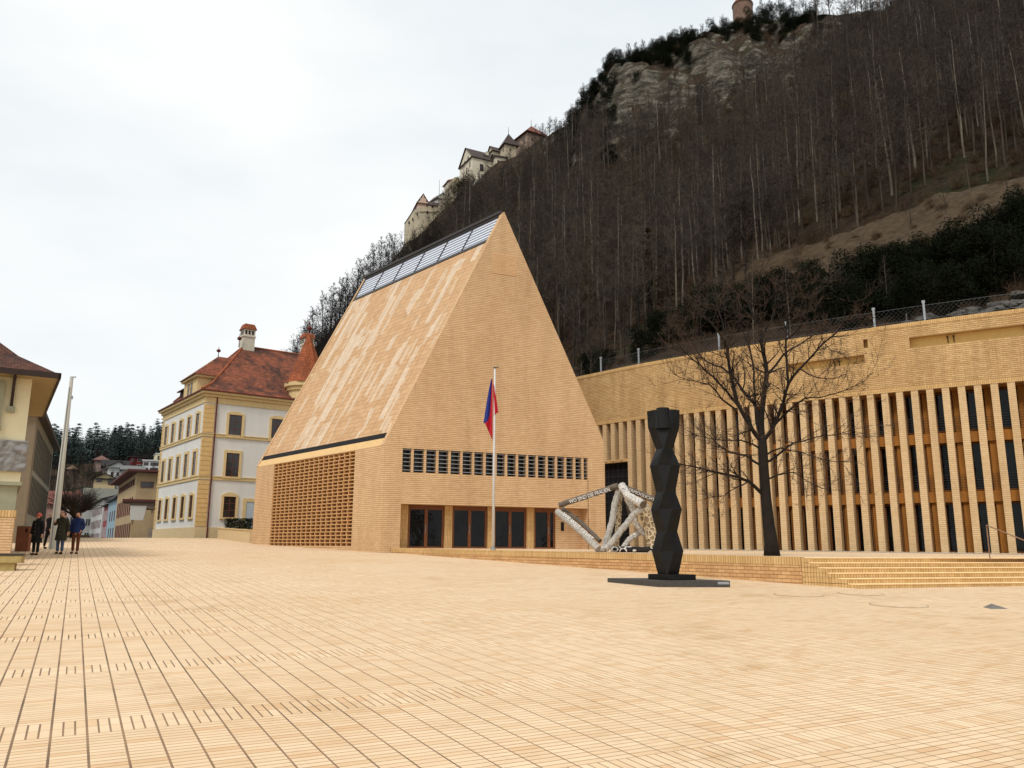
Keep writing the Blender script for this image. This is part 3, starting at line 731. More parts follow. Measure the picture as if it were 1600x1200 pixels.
for s in starts:
    f = cfr(s)
    for lv, (z0_, z1_) in enumerate(((1.55, 4.36), (5.06, 7.82), (8.52, 10.85))):
        m = MB(); a, b = -.30, .62; fw = .07
        m.box(f, a, a + fw, W0 - .02, W0 + .2, z0_, z1_); m.box(f, b - fw, b, W0 - .02, W0 + .2, z0_, z1_); m.box(f, a + fw, b - fw, W0 - .02, W0 + .2, z1_ - fw, z1_); m.box(f, a + fw, b - fw, W0 - .02, W0 + .2, z0_, z0_ + fw)
        wn = m.build('window', M_winframe, lb)
        g_ = MB(); g_.box(f, a + fw, b - fw, W0 + .1, W0 + .13, z0_ + fw, z1_ - fw); g_.build('pane', M_glass, wn)
for lv, z0_ in enumerate((5.02, 8.45)):
    m = MB()
    for s in starts:
        f = cfr(s)
        for zz in (.18, .33, .48, .63, .78, .93): m.box(f, -.8, .8, W0 - .2, W0 - .185, z0_ + zz, z0_ + zz + .022)
    m.build('railing', M_darkmetal, lb)


# wooden posts between the windows
m = MB()
for s in starts:
    f = cfr(s + sp); m.box(f, -.15, .30, W0 - .1, W0 + .3, 1.5, ZW0)
m.build('timber_posts', M_wood, lb)
# rust stains / spouts in the slots
for (px, z) in ((25.55, 14.1), (25.95, 14.1), (29.0, 14.1), (29.35, 14.1), (20.25, 13.4), (20.6, 13.4)):
    ss = min(((abs(c.x - px)), l) for c, l in zip(CV, CL))[1]; f = cfr(ss)
    m = MB(); m.tube([f(0, .45, z), f(0, .25, z), f(0, .18, z - .1)], .05, 6); m.box(f, -.03, .03, .47, .478, z - .35, z - .05); m.build('drain_spout', plain('rust_stain', rgb(70, 48, 30)) if px == 25.55 else bpy.data.materials['rust_stain'], lb)

# ================================================================ BUILDING HELPERS
M_winpane = glassy('old_window_glass', rgb(30, 28, 28), .12, .6)
M_brownframe = plain('brown_window_frame', rgb(92, 52, 40), var=.1)
M_whiteframe = plain('white_window_frame', rgb(190, 190, 186), var=.05)
def window(fr, par, u, z0, z1, wd, sur=None, arch=0, bars=(1, 2), frame=None, name='window', deep=.05, pane=None):
    "a window standing on the wall face: frame and glazing bars, pane, and a surround if the wall has one"
    frame = frame or M_brownframe
    a, b = u - wd / 2, u + wd / 2; m = MB(); t = .07
    m.box(fr, a, a + t, -deep, .02, z0, z1); m.box(fr, b - t, b, -deep, .02, z0, z1); m.box(fr, a + t, b - t, -deep, .02, z1 - t, z1); m.box(fr, a + t, b - t, -deep, .02, z0, z0 + t)
    for i in range(bars[0]):
        c = a + (b - a) * (i + 1) / (bars[0] + 1); m.box(fr, c - .03, c + .03, -deep + .006, .02, z0 + t, z1 - t)
    for i in range(bars[1]):
        c = z0 + (z1 - z0) * (i + 1) / (bars[1] + 1); m.box(fr, a + t, b - t, -deep + .012, .02, c - .03, c + .03)
    o = m.build(name, frame, par)
    p = MB(); p.box(fr, a + t * .5, b - t * .5, -deep + .02, .01, z0 + t * .5, z1 - t * .5); p.build('pane', pane or M_winpane, o)
    if sur:
        s = MB(); q = .24
        s.box(fr, a - q, a, -.11, .02, z0 - .02, z1); s.box(fr, b, b + q, -.11, .02, z0 - .02, z1); s.box(fr, a - q - .05, b + q + .05, -.17, .02, z0 - .2, z0 - .02)
        if arch:
            n = 7; lo, hi = [], []
            for i in range(n + 1):
                x = a - q + (b - a + 2 * q) * i / n; k = 1 - ((i / n - .5) * 2) ** 2; lo.append((x, z1 - .001)); hi.append((x, z1 + .12 + arch * k))
            for i in range(n):
                s.prism([fr(lo[i][0], -.12, lo[i][1]), fr(lo[i + 1][0], -.12, lo[i + 1][1]), fr(lo[i + 1][0], .02, lo[i + 1][1]), fr(lo[i][0], .02, lo[i][1])],
                        [fr(hi[i][0], -.12, hi[i][1]), fr(hi[i + 1][0], -.12, hi[i + 1][1]), fr(hi[i + 1][0], .02, hi[i + 1][1]), fr(hi[i][0], .02, hi[i][1])])
        else: s.box(fr, a - q, b + q, -.12, .02, z1, z1 + .28)
        s.build('surround', sur, o, fix=True)
    return o
def roof_mesh(fr, W, D, z, rh, typ, ov=.5, th=.22):
    m = MB(); a, b, c, d = -ov, W + ov, -ov, D + ov
    if typ == 'flat': m.box(fr, a, b, c, d, z, z + rh); return m
    if typ == 'u': P = [fr(a, c, z), fr(b, c, z), fr(b, d, z), fr(a, d, z)]; R1_, R2_ = fr(a, D / 2, z + rh), fr(b, D / 2, z + rh)
    elif typ == 'w': P = [fr(b, c, z), fr(b, d, z), fr(a, d, z), fr(a, c, z)]; R1_, R2_ = fr(W / 2, c, z + rh), fr(W / 2, d, z + rh)
    else:
        k = min(W, D) / 2 * (1.0 if typ == 'hip' else .5)
        P = [fr(a, c, z), fr(b, c, z), fr(b, d, z), fr(a, d, z)]
        if W >= D: R1_, R2_ = fr(k, D / 2, z + rh), fr(W - k, D / 2, z + rh)
        else:
            P = [fr(b, c, z), fr(b, d, z), fr(a, d, z), fr(a, c, z)]; R1_, R2_ = fr(W / 2, k, z + rh), fr(W / 2, D - k, z + rh)
    dn = Vector((0, 0, -th))
    m.quad(P[0], P[1], R2_, R1_); m.quad(P[2], P[3], R1_, R2_)
    if typ in ('hip', 'half'): m.quad(P[1], P[2], R2_); m.quad(P[3], P[0], R1_)
    for i in range(4): m.quad(P[i] + dn, P[(i + 1) % 4] + dn, P[(i + 1) % 4], P[i])
    m.quad(P[3] + dn, P[2] + dn, P[1] + dn, P[0] + dn)
    return m
def bldg(name, label, cat, fr, W, D, z0, z1, wall, roof, rh, typ, wins=(), group=None, ov=.5, frame=None, chim=None, gable=True):
    t = thing(name, fr(0, 0, z0), label, cat, group)
    m = MB(); m.box(fr, 0, W, 0, D, z0, z1)
    if gable and typ == 'w':
        for w_ in (.0, D): m.quad(fr(0, w_, z1), fr(W, w_, z1), fr(W / 2, w_, z1 + rh * .93))
    if gable and typ == 'u':
        for u_ in (.0, W): m.quad(fr(u_, 0, z1), fr(u_, D, z1), fr(u_, D / 2, z1 + rh * .93))
    m.build('wall', wall, t, fix=True)
    r = roof_mesh(fr, W, D, z1, rh, typ, ov).build('roof', roof, t, fix=True)
    if chim:
        m = MB(); u, w_, s, h = chim; m.box(fr, u, u + s, w_, w_ + s, z1, z1 + h); m.box(fr, u - .06, u + s + .06, w_ - .06, w_ + s + .06, z1 + h, z1 + h + .15); m.build('chimney', wall, r)
    side = Fr(fr(0, 0, 0), 0); side.u = fr.w; side.w = fr.u     # left side face: u runs back, w inwards
    rside = Fr(fr(W, 0, 0), 0); rside.u = fr.w; rside.w = -fr.u
    for (face, u, a, b, wd) in wins:
        window({'f': fr, 'l': side, 'r': rside}[face], t, u, z0 + a, z0 + b, wd, frame=frame, bars=(1, 0) if wd < 2 else (3, 0))
    return t
def grid(face, u0_, u1_, n, rows, wd):
    return [(face, u0_ + (u1_ - u0_) * (i + .5) / n, a, b, wd) for (a, b) in rows for i in range(n)]

# ================================================================ WHITE AND CREAM HOUSE
Hc = Vector((-30.62, 80.36, 0)); HLf = Fr(Hc, -36.6, -1); HRf = Fr(Hc, 53.4, 1)
hs = thing('government_house', (Hc.x, Hc.y, 2.3), 'white three-storey house with cream trim, brown windows and an orange tiled hip roof', 'house')
HLn, HWd = 16.2, 19.0
m = MB(); m.box(HRf, 0, HWd, 0, HLn, 1.2, 16.4); m.build('wall', M_white, hs)
m = MB(); m.box(HRf, -.1, HWd, -.1, HLn + .1, 1.0, 3.45); m.build('plinth', plain('yellow_plinth', rgb(206, 182, 140), var=.08), hs)
for z, h, p in ((8.1, .28, .1), (12.35, .26, .12)):
    m = MB(); m.box(HRf, -p, HWd, -p, HLn + p, z, z + h); m.box(HRf, -p - .06, HWd, -p - .06, HLn + p, z + h, z + h + .07); m.build('string_course', M_cream, hs)
m = MB(); m.box(HRf, -.08, HWd, -.08, HLn + .08, 15.75, 16.35); m.box(HRf, -.25, HWd, -.25, HLn + .25, 16.35, 16.65); m.box(HRf, -.5, HWd, -.5, HLn + .5, 16.65, 16.95); m.build('cornice', M_cream, hs)
m = MB(); m.box(HRf, -.6, HWd, -.62, -.5, 16.86, 16.98); m.box(HRf, -.62, -.5, -.62, HLn + .6, 16.86, 16.98); m.build('gutter', plain('copper_brown', rgb(96, 44, 34), var=.1), hs)
M_quoin = plain('cream_quoin', rgb(206, 172, 116), var=.12)
for (za, zb_) in ((3.5, 8.0), (8.5, 12.25), (12.75, 15.6)):
    m = MB(); m.box(HRf, -.03, .93, -.04, .3, za, zb_); n_ = int((zb_ - za) / .42)
    for i in range(n_): z = za + (zb_ - za) * i / n_; m.box(HRf, -.06, .96, -.07, .34, z + .03, z + (zb_ - za) / n_ - .03)
    m.build('quoins', M_quoin, hs)
    m = MB(); m.box(HRf, -.03, .3, HLn - .5, HLn + .03, za, zb_)
    for i in range(n_): z = za + (zb_ - za) * i / n_; m.box(HRf, -.06, .3, HLn - .55, HLn + .06, z + .03, z + (zb_ - za) / n_ - .03)
    m.build('quoins', M_quoin, hs)
for u in (2.05, 5.1, 8.2, 11.3, 14.2):
    window(HLf, hs, u, 4.45, 6.6, 1.15, M_cream, .18, (1, 3)); window(HLf, hs, u, 8.62, 10.95, 1.15, M_cream, 0, (1, 3)); window(HLf, hs, u, 12.75, 14.85, 1.15, M_cream, .18, (1, 3))
for u in (3.08, 7.5, 12.0):
    if u < 7: window(HRf, hs, u, 4.45, 6.5, 1.2, M_cream, .3, (1, 2))
    window(HRf, hs, u, 8.5, 10.85, 1.3, M_cream, 0, (1, 2)); window(HRf, hs, u, 12.6, 14.75, 1.3, M_cream, .22, (1, 2))
m = MB(); m.box(HRf, 4.75, 6.1, -.07, 0, 3.5, 6.05); dd = m.build('door', plain('pale_door', rgb(176, 184, 188), var=.05), hs)
m = MB(); m.box(HRf, 4.4, 4.75, -.12, 0, 3.5, 6.4); m.box(HRf, 6.1, 6.45, -.12, 0, 3.5, 6.4); m.box(HRf, 4.75, 6.1, -.12, 0, 6.05, 6.4); m.build('door_surround', M_cream, hs)
m = MB(); m.tube([HRf(1.08, -.14, 2.3), HRf(1.08, -.14, 16.6), HRf(1.08, -.5, 16.9)], .075, 8); m.build('drainpipe', bpy.data.materials['copper_brown'], hs)
# bell-cast hip roof
m = MB()
def ring(o, z): return [HRf(-o, -o, z), HRf(HWd + o, -o, z), HRf(HWd + o, HLn + o, z), HRf(-o, HLn + o, z)]
r1, r2 = ring(.62, 16.98), ring(-.75, 17.95); R1_, R2_ = HRf(6.0, HLn / 2, 24.0), HRf(HWd - 6, HLn / 2, 24.0)
for i in range(4): m.quad(r1[i], r1[(i + 1) % 4], r2[(i + 1) % 4], r2[i])
m.quad(r2[0], r2[1], R2_, R1_); m.quad(r2[1], r2[2], R2_); m.quad(r2[2], r2[3], R1_, R2_); m.quad(r2[3], r2[0], R1_)
m.quad(*[p for p in r1[::-1]])
rf = m.build('roof', M_tile, hs, fix=True)
m = MB()
for a, b in ((r2[0], R1_), (r2[3], R1_), (r1[0], r2[0]), (R1_, R2_)): m.tube([a, b], .13, 6)
m.build('ridge_tiles', M_tile_bright, rf)
# dormer with a hipped roof, second dormer, chimneys, skylight, finials
dm = MB(); dm.box(HLf, 3.4, 8.4, -.02, 4.0, 16.9, 18.9); dm = dm.build('dormer', M_cream, rf)
m = MB(); m.box(HLf, 3.1, 8.7, -.3, 4.0, 18.9, 19.15); m.build('dormer_cornice', M_cream, dm)
m = MB(); P = [HLf(2.9, -.5, 19.15), HLf(8.9, -.5, 19.15), HLf(8.9, 5, 19.15), HLf(2.9, 5, 19.15)]; q1, q2 = HLf(5.9, 2.6, 21.9), HLf(5.9, 5.6, 21.9)
m.quad(P[0], P[1], q1); m.quad(P[1], P[2], q2, q1); m.quad(P[3], P[0], q1, q2); m.quad(*P[::-1]); m.build('dormer_roof', M_tile, dm, fix=True)
window(HLf, dm, 5.5, 17.3, 18.6, .6, None, 0, (0, 1)); window(HLf, dm, 6.6, 17.3, 18.6, .6, None, 0, (0, 1))
m = MB(); m.tube([q1, q1 + Vector((0, 0, 1.1))], [.05, .02], 6); m.lathe(q1 + Vector((0, 0, .45)), [(.02, 0), (.2, .1), (.25, .22), (.12, .36), (.02, .4)], 8); m.build('finial', bpy.data.materials['copper_brown'], dm)
d2 = MB(); d2.box(HLf, 10.6, 13.2, .8, 3.2, 17.3, 18.7); d2 = d2.build('dormer', M_tile_dark, rf)
m = MB(); P = [HLf(10.4, .5, 18.7), HLf(13.4, .5, 18.7), HLf(13.4, 4, 19.5), HLf(10.4, 4, 19.5)]; m.prism(P, [p + Vector((0, 0, .15)) for p in P]); m.build('dormer_roof', M_tile_dark, d2, fix=True)
M_chim = plain('pale_chimney', rgb(196, 188, 170), var=.1)
for (u, w_, zb, zt_, s) in ((5.7, 7.4, 22.9, 25.9, 1.3), (13.2, 8.2, 22.4, 26.2, 1.25)):
    m = MB(); m.box(HRf, u, u + s, w_, w_ + s, zb, zt_); m.box(HRf, u - .08, u + s + .08, w_ - .08, w_ + s + .08, zt_ - .9, zt_ - .75); c = m.build('chimney', M_chim, rf)
    m = MB(); P = [HRf(u - .15, w_ - .15, zt_), HRf(u + s + .15, w_ - .15, zt_), HRf(u + s + .15, w_ + s + .15, zt_), HRf(u - .15, w_ + s + .15, zt_)]; m.prism(P, [HRf(u + .1, w_ + .1, zt_ + .65), HRf(u + s - .1, w_ + .1, zt_ + .65), HRf(u + s - .1, w_ + s - .1, zt_ + .65), HRf(u + .1, w_ + s - .1, zt_ + .65)]); m.build('cap', M_tile_bright, c, fix=True)
    m = MB()
    for k in range(3): m.box(HRf, u + .15 + .38 * k, u + .35 + .38 * k, w_ - .02, w_ + .02, zt_ - .6, zt_ - .15); m.box(HRf, u - .02, u + .02, w_ + .15 + .38 * k, w_ + .35 + .38 * k, zt_ - .6, zt_ - .15)
    m.build('vent', M_black, c)
m = MB(); pA, pB = r2[0].lerp(R1_, .12), r2[1].lerp(R2_, .12); sn = (pB - pA).normalized(); up_ = (R1_.lerp(R2_, .3) - r2[0].lerp(r2[1], .3)).normalized(); nn = sn.cross(up_)
if nn.z < 0: nn = -nn
c = HRf(8.35, .0, 0); t_ = .10; c = r2[0].lerp(r2[1], (8.2 + .75) / (HWd + 1.5)) + up_ * .9
fr_ = Fr3(c, sn, up_, nn); m.box(fr_, 0, .8, 0, .8, .02, .14); m.build('skylight', plain('sky_glass', rgb(190, 198, 204), rough=.1), rf)
fin = HRf(5.2, 7.3, 23.6); m = MB(); m.tube([fin, fin + Vector((0, 0, 1.6))], [.06, .02], 6); m.lathe(fin + Vector((0, 0, .8)), [(.02, 0), (.22, .1), (.27, .25), (.1, .45)], 8); m.build('finial', bpy.data.materials['copper_brown'], rf)
# corner turret
tc_ = HRf(10.5, .2, 0); tu = MB(); tu.lathe((tc_.x, tc_.y, 0), [(1.75, 2), (1.75, 18.2)], 20); tu = tu.build('turret', M_white, hs, smooth=False)
m = MB(); m.lathe((tc_.x, tc_.y, 0), [(1.85, 17.1), (1.85, 17.9), (2.05, 18.0), (2.05, 18.3), (2.3, 18.4), (2.3, 18.8)], 20); m.build('turret_cornice', M_cream, tu)
m = MB(); m.lathe((tc_.x, tc_.y, 0), [(2.45, 18.8), (1.9, 19.7), (1.0, 22.2), (.08, 24.6)], 8); m.build('turret_roof', M_tile_bright, tu)
m = MB(); m.tube([(tc_.x, tc_.y, 24.4), (tc_.x, tc_.y, 26.4)], [.07, .03], 6); m.lathe((tc_.x, tc_.y, 24.9), [(.02, 0), (.25, .12), (.3, .3), (.1, .5)], 8); m.build('finial', bpy.data.materials['copper_brown'], tu)

# low wall and planter in front of it
pa, pb = at(346, 846, 83.5), at(397, 852, 67); d = (pb - pa); azw = math.degrees(math.atan2(d.x, d.y)); LWf = Fr((pa.x, pa.y, 0), azw, -1); L_ = math.hypot(d.x, d.y)
gw = thing('garden_wall', (pa.x, pa.y, 2.2), 'low yellow garden wall beside the white and cream house', 'wall')
m = MB(); m.prism([LWf(0, 0, 1.5), LWf(L_, 0, 1.2), LWf(L_, .4, 1.2), LWf(0, .4, 1.5)], [LWf(0, 0, 3.3), LWf(L_, 0, 2.85), LWf(L_, .4, 2.85), LWf(0, .4, 3.3)]); m.build('wall', bpy.data.materials['yellow_plinth'], gw, fix=True)
m = MB(); m.prism([LWf(0, -.06, 3.3), LWf(L_, -.06, 2.85), LWf(L_, .46, 2.85), LWf(0, .46, 3.3)], [LWf(0, -.06, 3.38), LWf(L_, -.06, 2.93), LWf(L_, .46, 2.93), LWf(0, .46, 3.38)]); m.build('coping', M_cream, gw, fix=True)

# ================================================================ CREAM BUILDING AT THE LEFT EDGE
CBo = Vector((-20.35, 34.5, 0)); CB = Fr(CBo, 58, 1)
cb = thing('cream_corner_building', (CBo.x, CBo.y, 1.1), 'cream building with a carved grey relief and brown tiled roof at the left edge', 'building')
m = MB(); m.box(CB, -14, -.3, .1, 11, 4.3, 8.75); m.build('wall', M_creamwall, cb)
m = MB(); m.box(CB, -14, -.35, .16, 11, .5, 4.3); m.build('stone_base', M_stone, cb)
m = MB(); m.box(CB, -14, -.22, .02, 11, 4.15, 4.3); m.build('cornice', M_stone, cb); m = MB(); m.box(CB, -14, -.28, .07, 11, 2.95, 3.05); m.build('cornice', M_stone, cb)
m = MB(); n_, k_ = 90, 26
for i in range(n_ + 1):
    for j in range(k_ + 1):
        u = -4.6 + 4.45 * i / n_; z = 4.72 + 1.3 * j / k_; e = min(i, n_ - i, j, k_ - j)
        dsp = abs(noise.noise(Vector((u * 2.1, z * 2.4, 1)))) * .22 + noise.noise(Vector((u * 5, z * 5, 4))) * .05 if e > 0 else 0
        m.v.append(tuple(CB(u, -.06 - dsp, z)))
for i in range(n_):
    for j in range(k_):
        a = i * (k_ + 1) + j; m.f.append((a, a + k_ + 1, a + k_ + 2, a + 1)); m.m.append(0)
m.box(CB, -4.6, -.15, -.055, .15, 4.72, 6.02)
m.build('carved_relief', plain('grey_relief_stone', rgb(132, 130, 128), var=.2, scale=4), cb, fix=False)
w_ = window(CB, cb, -2.0, 6.6, 8.2, 1.0, M_stone, 0, (1, 1)); 
m = MB(); P = lambda o, z: [CB(-14 - o, -o, z), CB(-.3 + o, -o, z), CB(-.3 + o, 11 + o, z), CB(-14 - o, 11 + o, z)]
a, b, c = P(.95, 8.85), P(-.6, 9.75), P(-2.6, 11.5); top_ = [CB(-9, 5.5, 14.5), CB(-6, 5.5, 14.5)]
for q, r_ in ((a, b), (b, c)):
    for i in range(4): m.quad(q[i], q[(i + 1) % 4], r_[(i + 1) % 4], r_[i])
m.quad(c[0], c[1], top_[1], top_[0]); m.quad(c[1], c[2], top_[1]); m.quad(c[2], c[3], top_[0], top_[1]); m.quad(c[3], c[0], top_[0])
rf = m.build('roof', M_tile_dark, cb, fix=True)
m = MB(); m.box(CB, -14.9, .62, -.92, 11.9, 8.7, 8.82); m.build('soffit', plain('soffit_boards', rgb(150, 132, 96), var=.12, scale=5), rf)
m = MB(); m.box(CB, -15, .7, -1.02, -.92, 8.66, 8.9); m.box(CB, .62, .72, -1.02, 12, 8.66, 8.9); m.build('gutter', plain('dark_gutter', rgb(52, 40, 36)), rf)
m = MB()
m.tube([CB(-.95, -.8, 8.62), CB(-.95, -.2, 7.9), CB(-.95, .0, 7.5)], .06, 5); m.tube([CB(-.95, -.9, 8.6), CB(-.95, .1, 8.6)], .07, 5); m.tube([CB(-.95, .0, 8.6), CB(-.95, .0, 7.3)], .06, 5); m.build('bracket', bpy.data.materials['dark_gutter'], rf)
m = MB(); m.box(CB, -1.1, -.8, -.06, .1, 7.2, 7.45); m.build('bracket_stone', M_stone, rf)

# grey office block behind it
ga, gb_ = Vector((-34.03, 57.63, 0)), Vector((-45.34, 80.46, 0)); d = gb_ - ga; GF = Fr(ga, math.degrees(math.atan2(d.x, d.y)), 1); GL = d.length
gr = thing('grey_office_block', (ga.x, ga.y, 1.5), 'long grey office block with rows of narrow upright windows along the left side', 'building')
M_grey = plain('grey_render', rgb(140, 138, 126), var=.05, scale=.6); m = MB(); m.box(GF, 0, GL, 0, 14, .3, 10.9); m.build('wall', M_grey, gr)
m = MB(); m.box(GF, -.14, 1.3, -.1, 14, 0.3, 10.8); m.build('end_pier', plain('brown_grey_pier', rgb(126, 112, 92), var=.08), gr)
m = MB(); m.box(GF, -.6, GL + .5, -.55, 14.5, 10.9, 11.25); rg = m.build('roof', plain('dark_roof_edge', rgb(66, 58, 52)), gr)
m = MB(); m.box(GF, 11.5, 13, .3, 1.4, 11.8, 13.2); m.tube([GF(12.2, .8, 11.2), GF(12.2, .8, 11.9)], .1); m.build('antenna_box', plain('pale_box', rgb(176, 184, 188)), rg)
for i in range(17):
    u = 2.3 + i * 1.35
    for (z0_, z1_) in ((7.1, 10.2), (3.9, 6.7)): window(GF, gr, u, z0_, z1_, .52, frame=plain('slot_frame', rgb(70, 66, 58)) if (i == 0 and z0_ > 7) else bpy.data.materials['slot_frame'], bars=(0, 1), deep=.03)
for i in range(3): window(GF, gr, 15 + i * 1.5, 1.2, 3.3, .8, frame=bpy.data.materials['slot_frame'], bars=(0, 1), deep=.03)
m = MB(); m.box(GF, 1.9, 2.6, -.05, 0, 1.3, 3.2); m.build('door', M_darkmetal, gr)

# ================================================================ STREET
M_ochre = plain('ochre_render', rgb(168, 144, 108), var=.15, scale=.5); M_redsh = plain('dark_red_shutter', rgb(104, 62, 60), var=.1); M_redroof = plain('dark_red_roof', rgb(86, 48, 44), var=.1)
O_ = Vector((-49.92, 109.12, 0)); OR = Fr(O_, 66, 1); OL = Fr(O_, -29.8, -1)
oc = thing('ochre_street_building', (O_.x, O_.y, .8), 'ochre building with dark red window strips and a thin overhanging roof behind the white house', 'building')
m = MB(); P = [OR(0, 0, .3), OR(16, 0, .3), OR(16, 0, .3) + OL.u * 29, OL(29, 0, .3)]; m.prism(P, [p + Vector((0, 0, 10.9)) for p in P]); m.build('wall', M_ochre, oc, fix=True)
m = MB(); o1 = -OR.u * 1.3 - OL.u * 1.0; o2 = OR.u * 1.3 - OL.u * 1.0; P = [P[0] + o1, P[1] + o2, P[2] - o1, P[3] - o2]; m.prism([p + Vector((0, 0, 10.95)) for p in P], [p + Vector((0, 0, 11.25)) for p in P]); m.build('roof', M_redroof, oc, fix=True)
for (z0_, z1_, n_) in ((9.5, 10.4, 8), (5.6, 7.9, 9), (2.4, 4.4, 9)):
    for i in range(n_): window(OL, oc, 2 + 25 * (i + .5) / n_, z0_ + .2, z1_ + .2, 1.9 if n_ == 8 else 1.1, frame=M_redsh, bars=(1, 0), deep=.08)
for i in range(2): window(OR, oc, 1.3 + 2.0 * i, 9.2, 10.0, 1.6, frame=M_redsh, bars=(0, 0), deep=.06)
cn = thing('street_canopy', OR(0, -8, .9), 'flat brown canopy with a pale awning in front of the ochre building', 'canopy')
cq = [at(199, 783, 113), at(247, 783, 111)]; zc = 6.9
pA, pB = at(203, 783, 108), at(248, 783, 108); pA.z = pB.z = 0; dd_ = (pB - pA).normalized(); CNf = Fr3(pA, dd_, Vector((-dd_.y, dd_.x, 0)), Vector((0, 0, 1)))
m = MB(); m.box(CNf, -.8, 12, -.3, 5.5, 6.75, 7.05); m.build('roof', M_redroof, cn)
m = MB(); m.box(CNf, 0, 12, 0, 5, 6.0, 6.75); m.build('fascia', plain('taupe_fascia', rgb(122, 104, 88)), cn)
m = MB(); m.prism([CNf(.2, -.02, 4.6), CNf(1.6, -.02, 4.6), CNf(1.6, .12, 4.6), CNf(.2, .12, 4.6)], [CNf(.1, -.02, 6.3), CNf(1.9, -.02, 6.3), CNf(1.9, .12, 6.3), CNf(.1, .12, 6.3)]); m.build('awning', plain('pale_awning', rgb(196, 192, 184), var=.04), cn, fix=True)
for u in (.3, 2.4, 4.2, 7): m = MB(); m.box(CNf, u, u + .3, .3, .6, .8, 6.0); m.build('post', M_ochre, cn)
fn = thing('picket_gate', CNf(2.4, -2, .9), 'grey slatted gate standing under the street canopy', 'gate')
m = MB()
for i in range(16): m.box(CNf, 2.3 + i * .16, 2.38 + i * .16, -1.5, -1.45, .9, 3.6 + .5 * math.sin(i * .2))
m.box(CNf, 2.3, 4.9, -1.46, -1.42, 1.4, 1.5); m.box(CNf, 2.3, 4.9, -1.46, -1.42, 2.9, 3.0); m.build('slats', plain('gate_grey', rgb(120, 120, 118)), fn)
sg = thing('standing_sign', CNf(.6, -2.5, .9), 'small white table sign standing before the street canopy', 'sign')
m = MB(); m.box(CNf, .2, 1.5, -2.6, -2.5, 2.2, 2.5); m.build('board', M_whiteframe, sg); m = MB(); m.box(CNf, .4, .5, -2.56, -2.5, .8, 2.2); m.box(CNf, 1.2, 1.3, -2.56, -2.5, .8, 2.2); m.build('legs', M_darkmetal, sg)
# houses along the left side of the street, one behind the other
SF_ = lambda x, r, az=-31: Fr((at(x, 846, r).x, at(x, 846, r).y, 0), az, -1)
def street_house(name, label, x, r, L, h, wall, roof, rh, typ, wins, az=-31, D=9, frame=None):
    f = SF_(x, r, az); return bldg(name, label, 'house', f, L, D, .3, h, wall, roof, rh, typ, wins, frame=frame, group=None)
street_house('blue_house', 'narrow pale blue house with a steep dark gabled roof in the street', 177.5, 152, 15, at(170, 779, 156).z, plain('pale_blue_render', rgb(136, 158, 168), var=.05), M_slate, 4.2, 'u', grid('f', 1, 12, 3, ((2.5, 4.2), (5.4, 7.1)), 1.0) + grid('l', 1, 8, 3, ((5.4, 7.2),), .9))
street_house('red_house', 'small dark red house between the blue and the white street fronts', 164, 168, 8, at(158, 789, 172).z, plain('dark_red_render', rgb(136, 62, 66), var=.06), M_slate, 1.2, 'u', grid('f', .5, 7.5, 3, ((2.8, 4.6), (5.8, 7.6)), .9), frame=M_whiteframe)
street_house('white_terrace_house', 'white street house with rows of small windows and a low grey roof', 155.5, 178, 26, at(147, 783, 190).z, plain('white_render', rgb(190, 190, 188), var=.05), M_slate, 1.5, 'u', grid('f', 1, 25, 8, ((2.0, 3.6), (4.6, 6.2), (7.2, 8.8)), 1.0))
f = Fr((at(126, 846, 205).x, at(126, 846, 205).y, 0), 62, 1)
bldg('pale_gable_end_house', 'pale grey house with a broad slate roof and one roof window closing the street', 'house', f, 7.6, 9, .3, at(134, 788, 205).z, plain('pale_grey_render', rgb(178, 178, 174), var=.04), plain('grey_roof', rgb(108, 108, 98), var=.08), 3.9, 'u', [('f', 1.0, 5.4, 7.0, 1.0), ('f', 1.0, 2.4, 4.0, 1.0)], frame=M_whiteframe)
f = Fr((at(141.5, 800, 232).x, at(141.5, 800, 232).y, 0), 66, 1)
bldg('beige_gabled_house', 'beige house with a dark low gable rising above the grey street roofs', 'house', f, 4.9, 8, 2, at(150, 747, 232).z, plain('beige_render', rgb(190, 172, 134), var=.08), M_slate, 1.3, 'w', [('f', 1.2, 15.2, 16.3, 1.2), ('f', 3.7, 14.6, 16.3, 1.0)], ov=.6)
f = Fr((at(94, 830, 215).x, at(94, 830, 215).y, 0), 62, 1)
bldg('red_roofed_house', 'house with a brown red hip roof and white window row behind the clipped tree', 'house', f, 5.5, 8, 1, at(105, 781, 215).z, plain('pinkish_render', rgb(186, 170, 160)), M_tile_dark, 2.6, 'hip', grid('f', .3, 5.2, 4, ((8.6, 9.8), (5.5, 7)), .9), frame=M_whiteframe)
f = Fr((at(70, 830, 190).x, at(70, 830, 190).y, 0), 60, 1)
bldg('brick_red_roof_house', 'low house with a plain brick red roof beside the grey office block', 'house', f, 3.6, 8, 0, at(80, 787, 190).z, plain('dull_pink_render', rgb(156, 120, 108)), plain('brick_red_roof', rgb(110, 66, 56), var=.15), 2.8, 'u', grid('f', .3, 3.3, 2, ((3.5, 5), (6.5, 7.8)), .9))
f = Fr((at(112, 790, 240).x, at(112, 790, 240).y, 0), 66, 1)
bldg('dark_roof_house', 'house with a dark slate hip roof above the brown red roofs', 'house', f, 4.4, 7, 2, at(118, 776, 240).z, plain('grey_white_render', rgb(176, 172, 164)), M_slate, 2.4, 'hip', grid('f', .3, 4.1, 4, ((9.8, 11.0),), .8), frame=M_whiteframe)

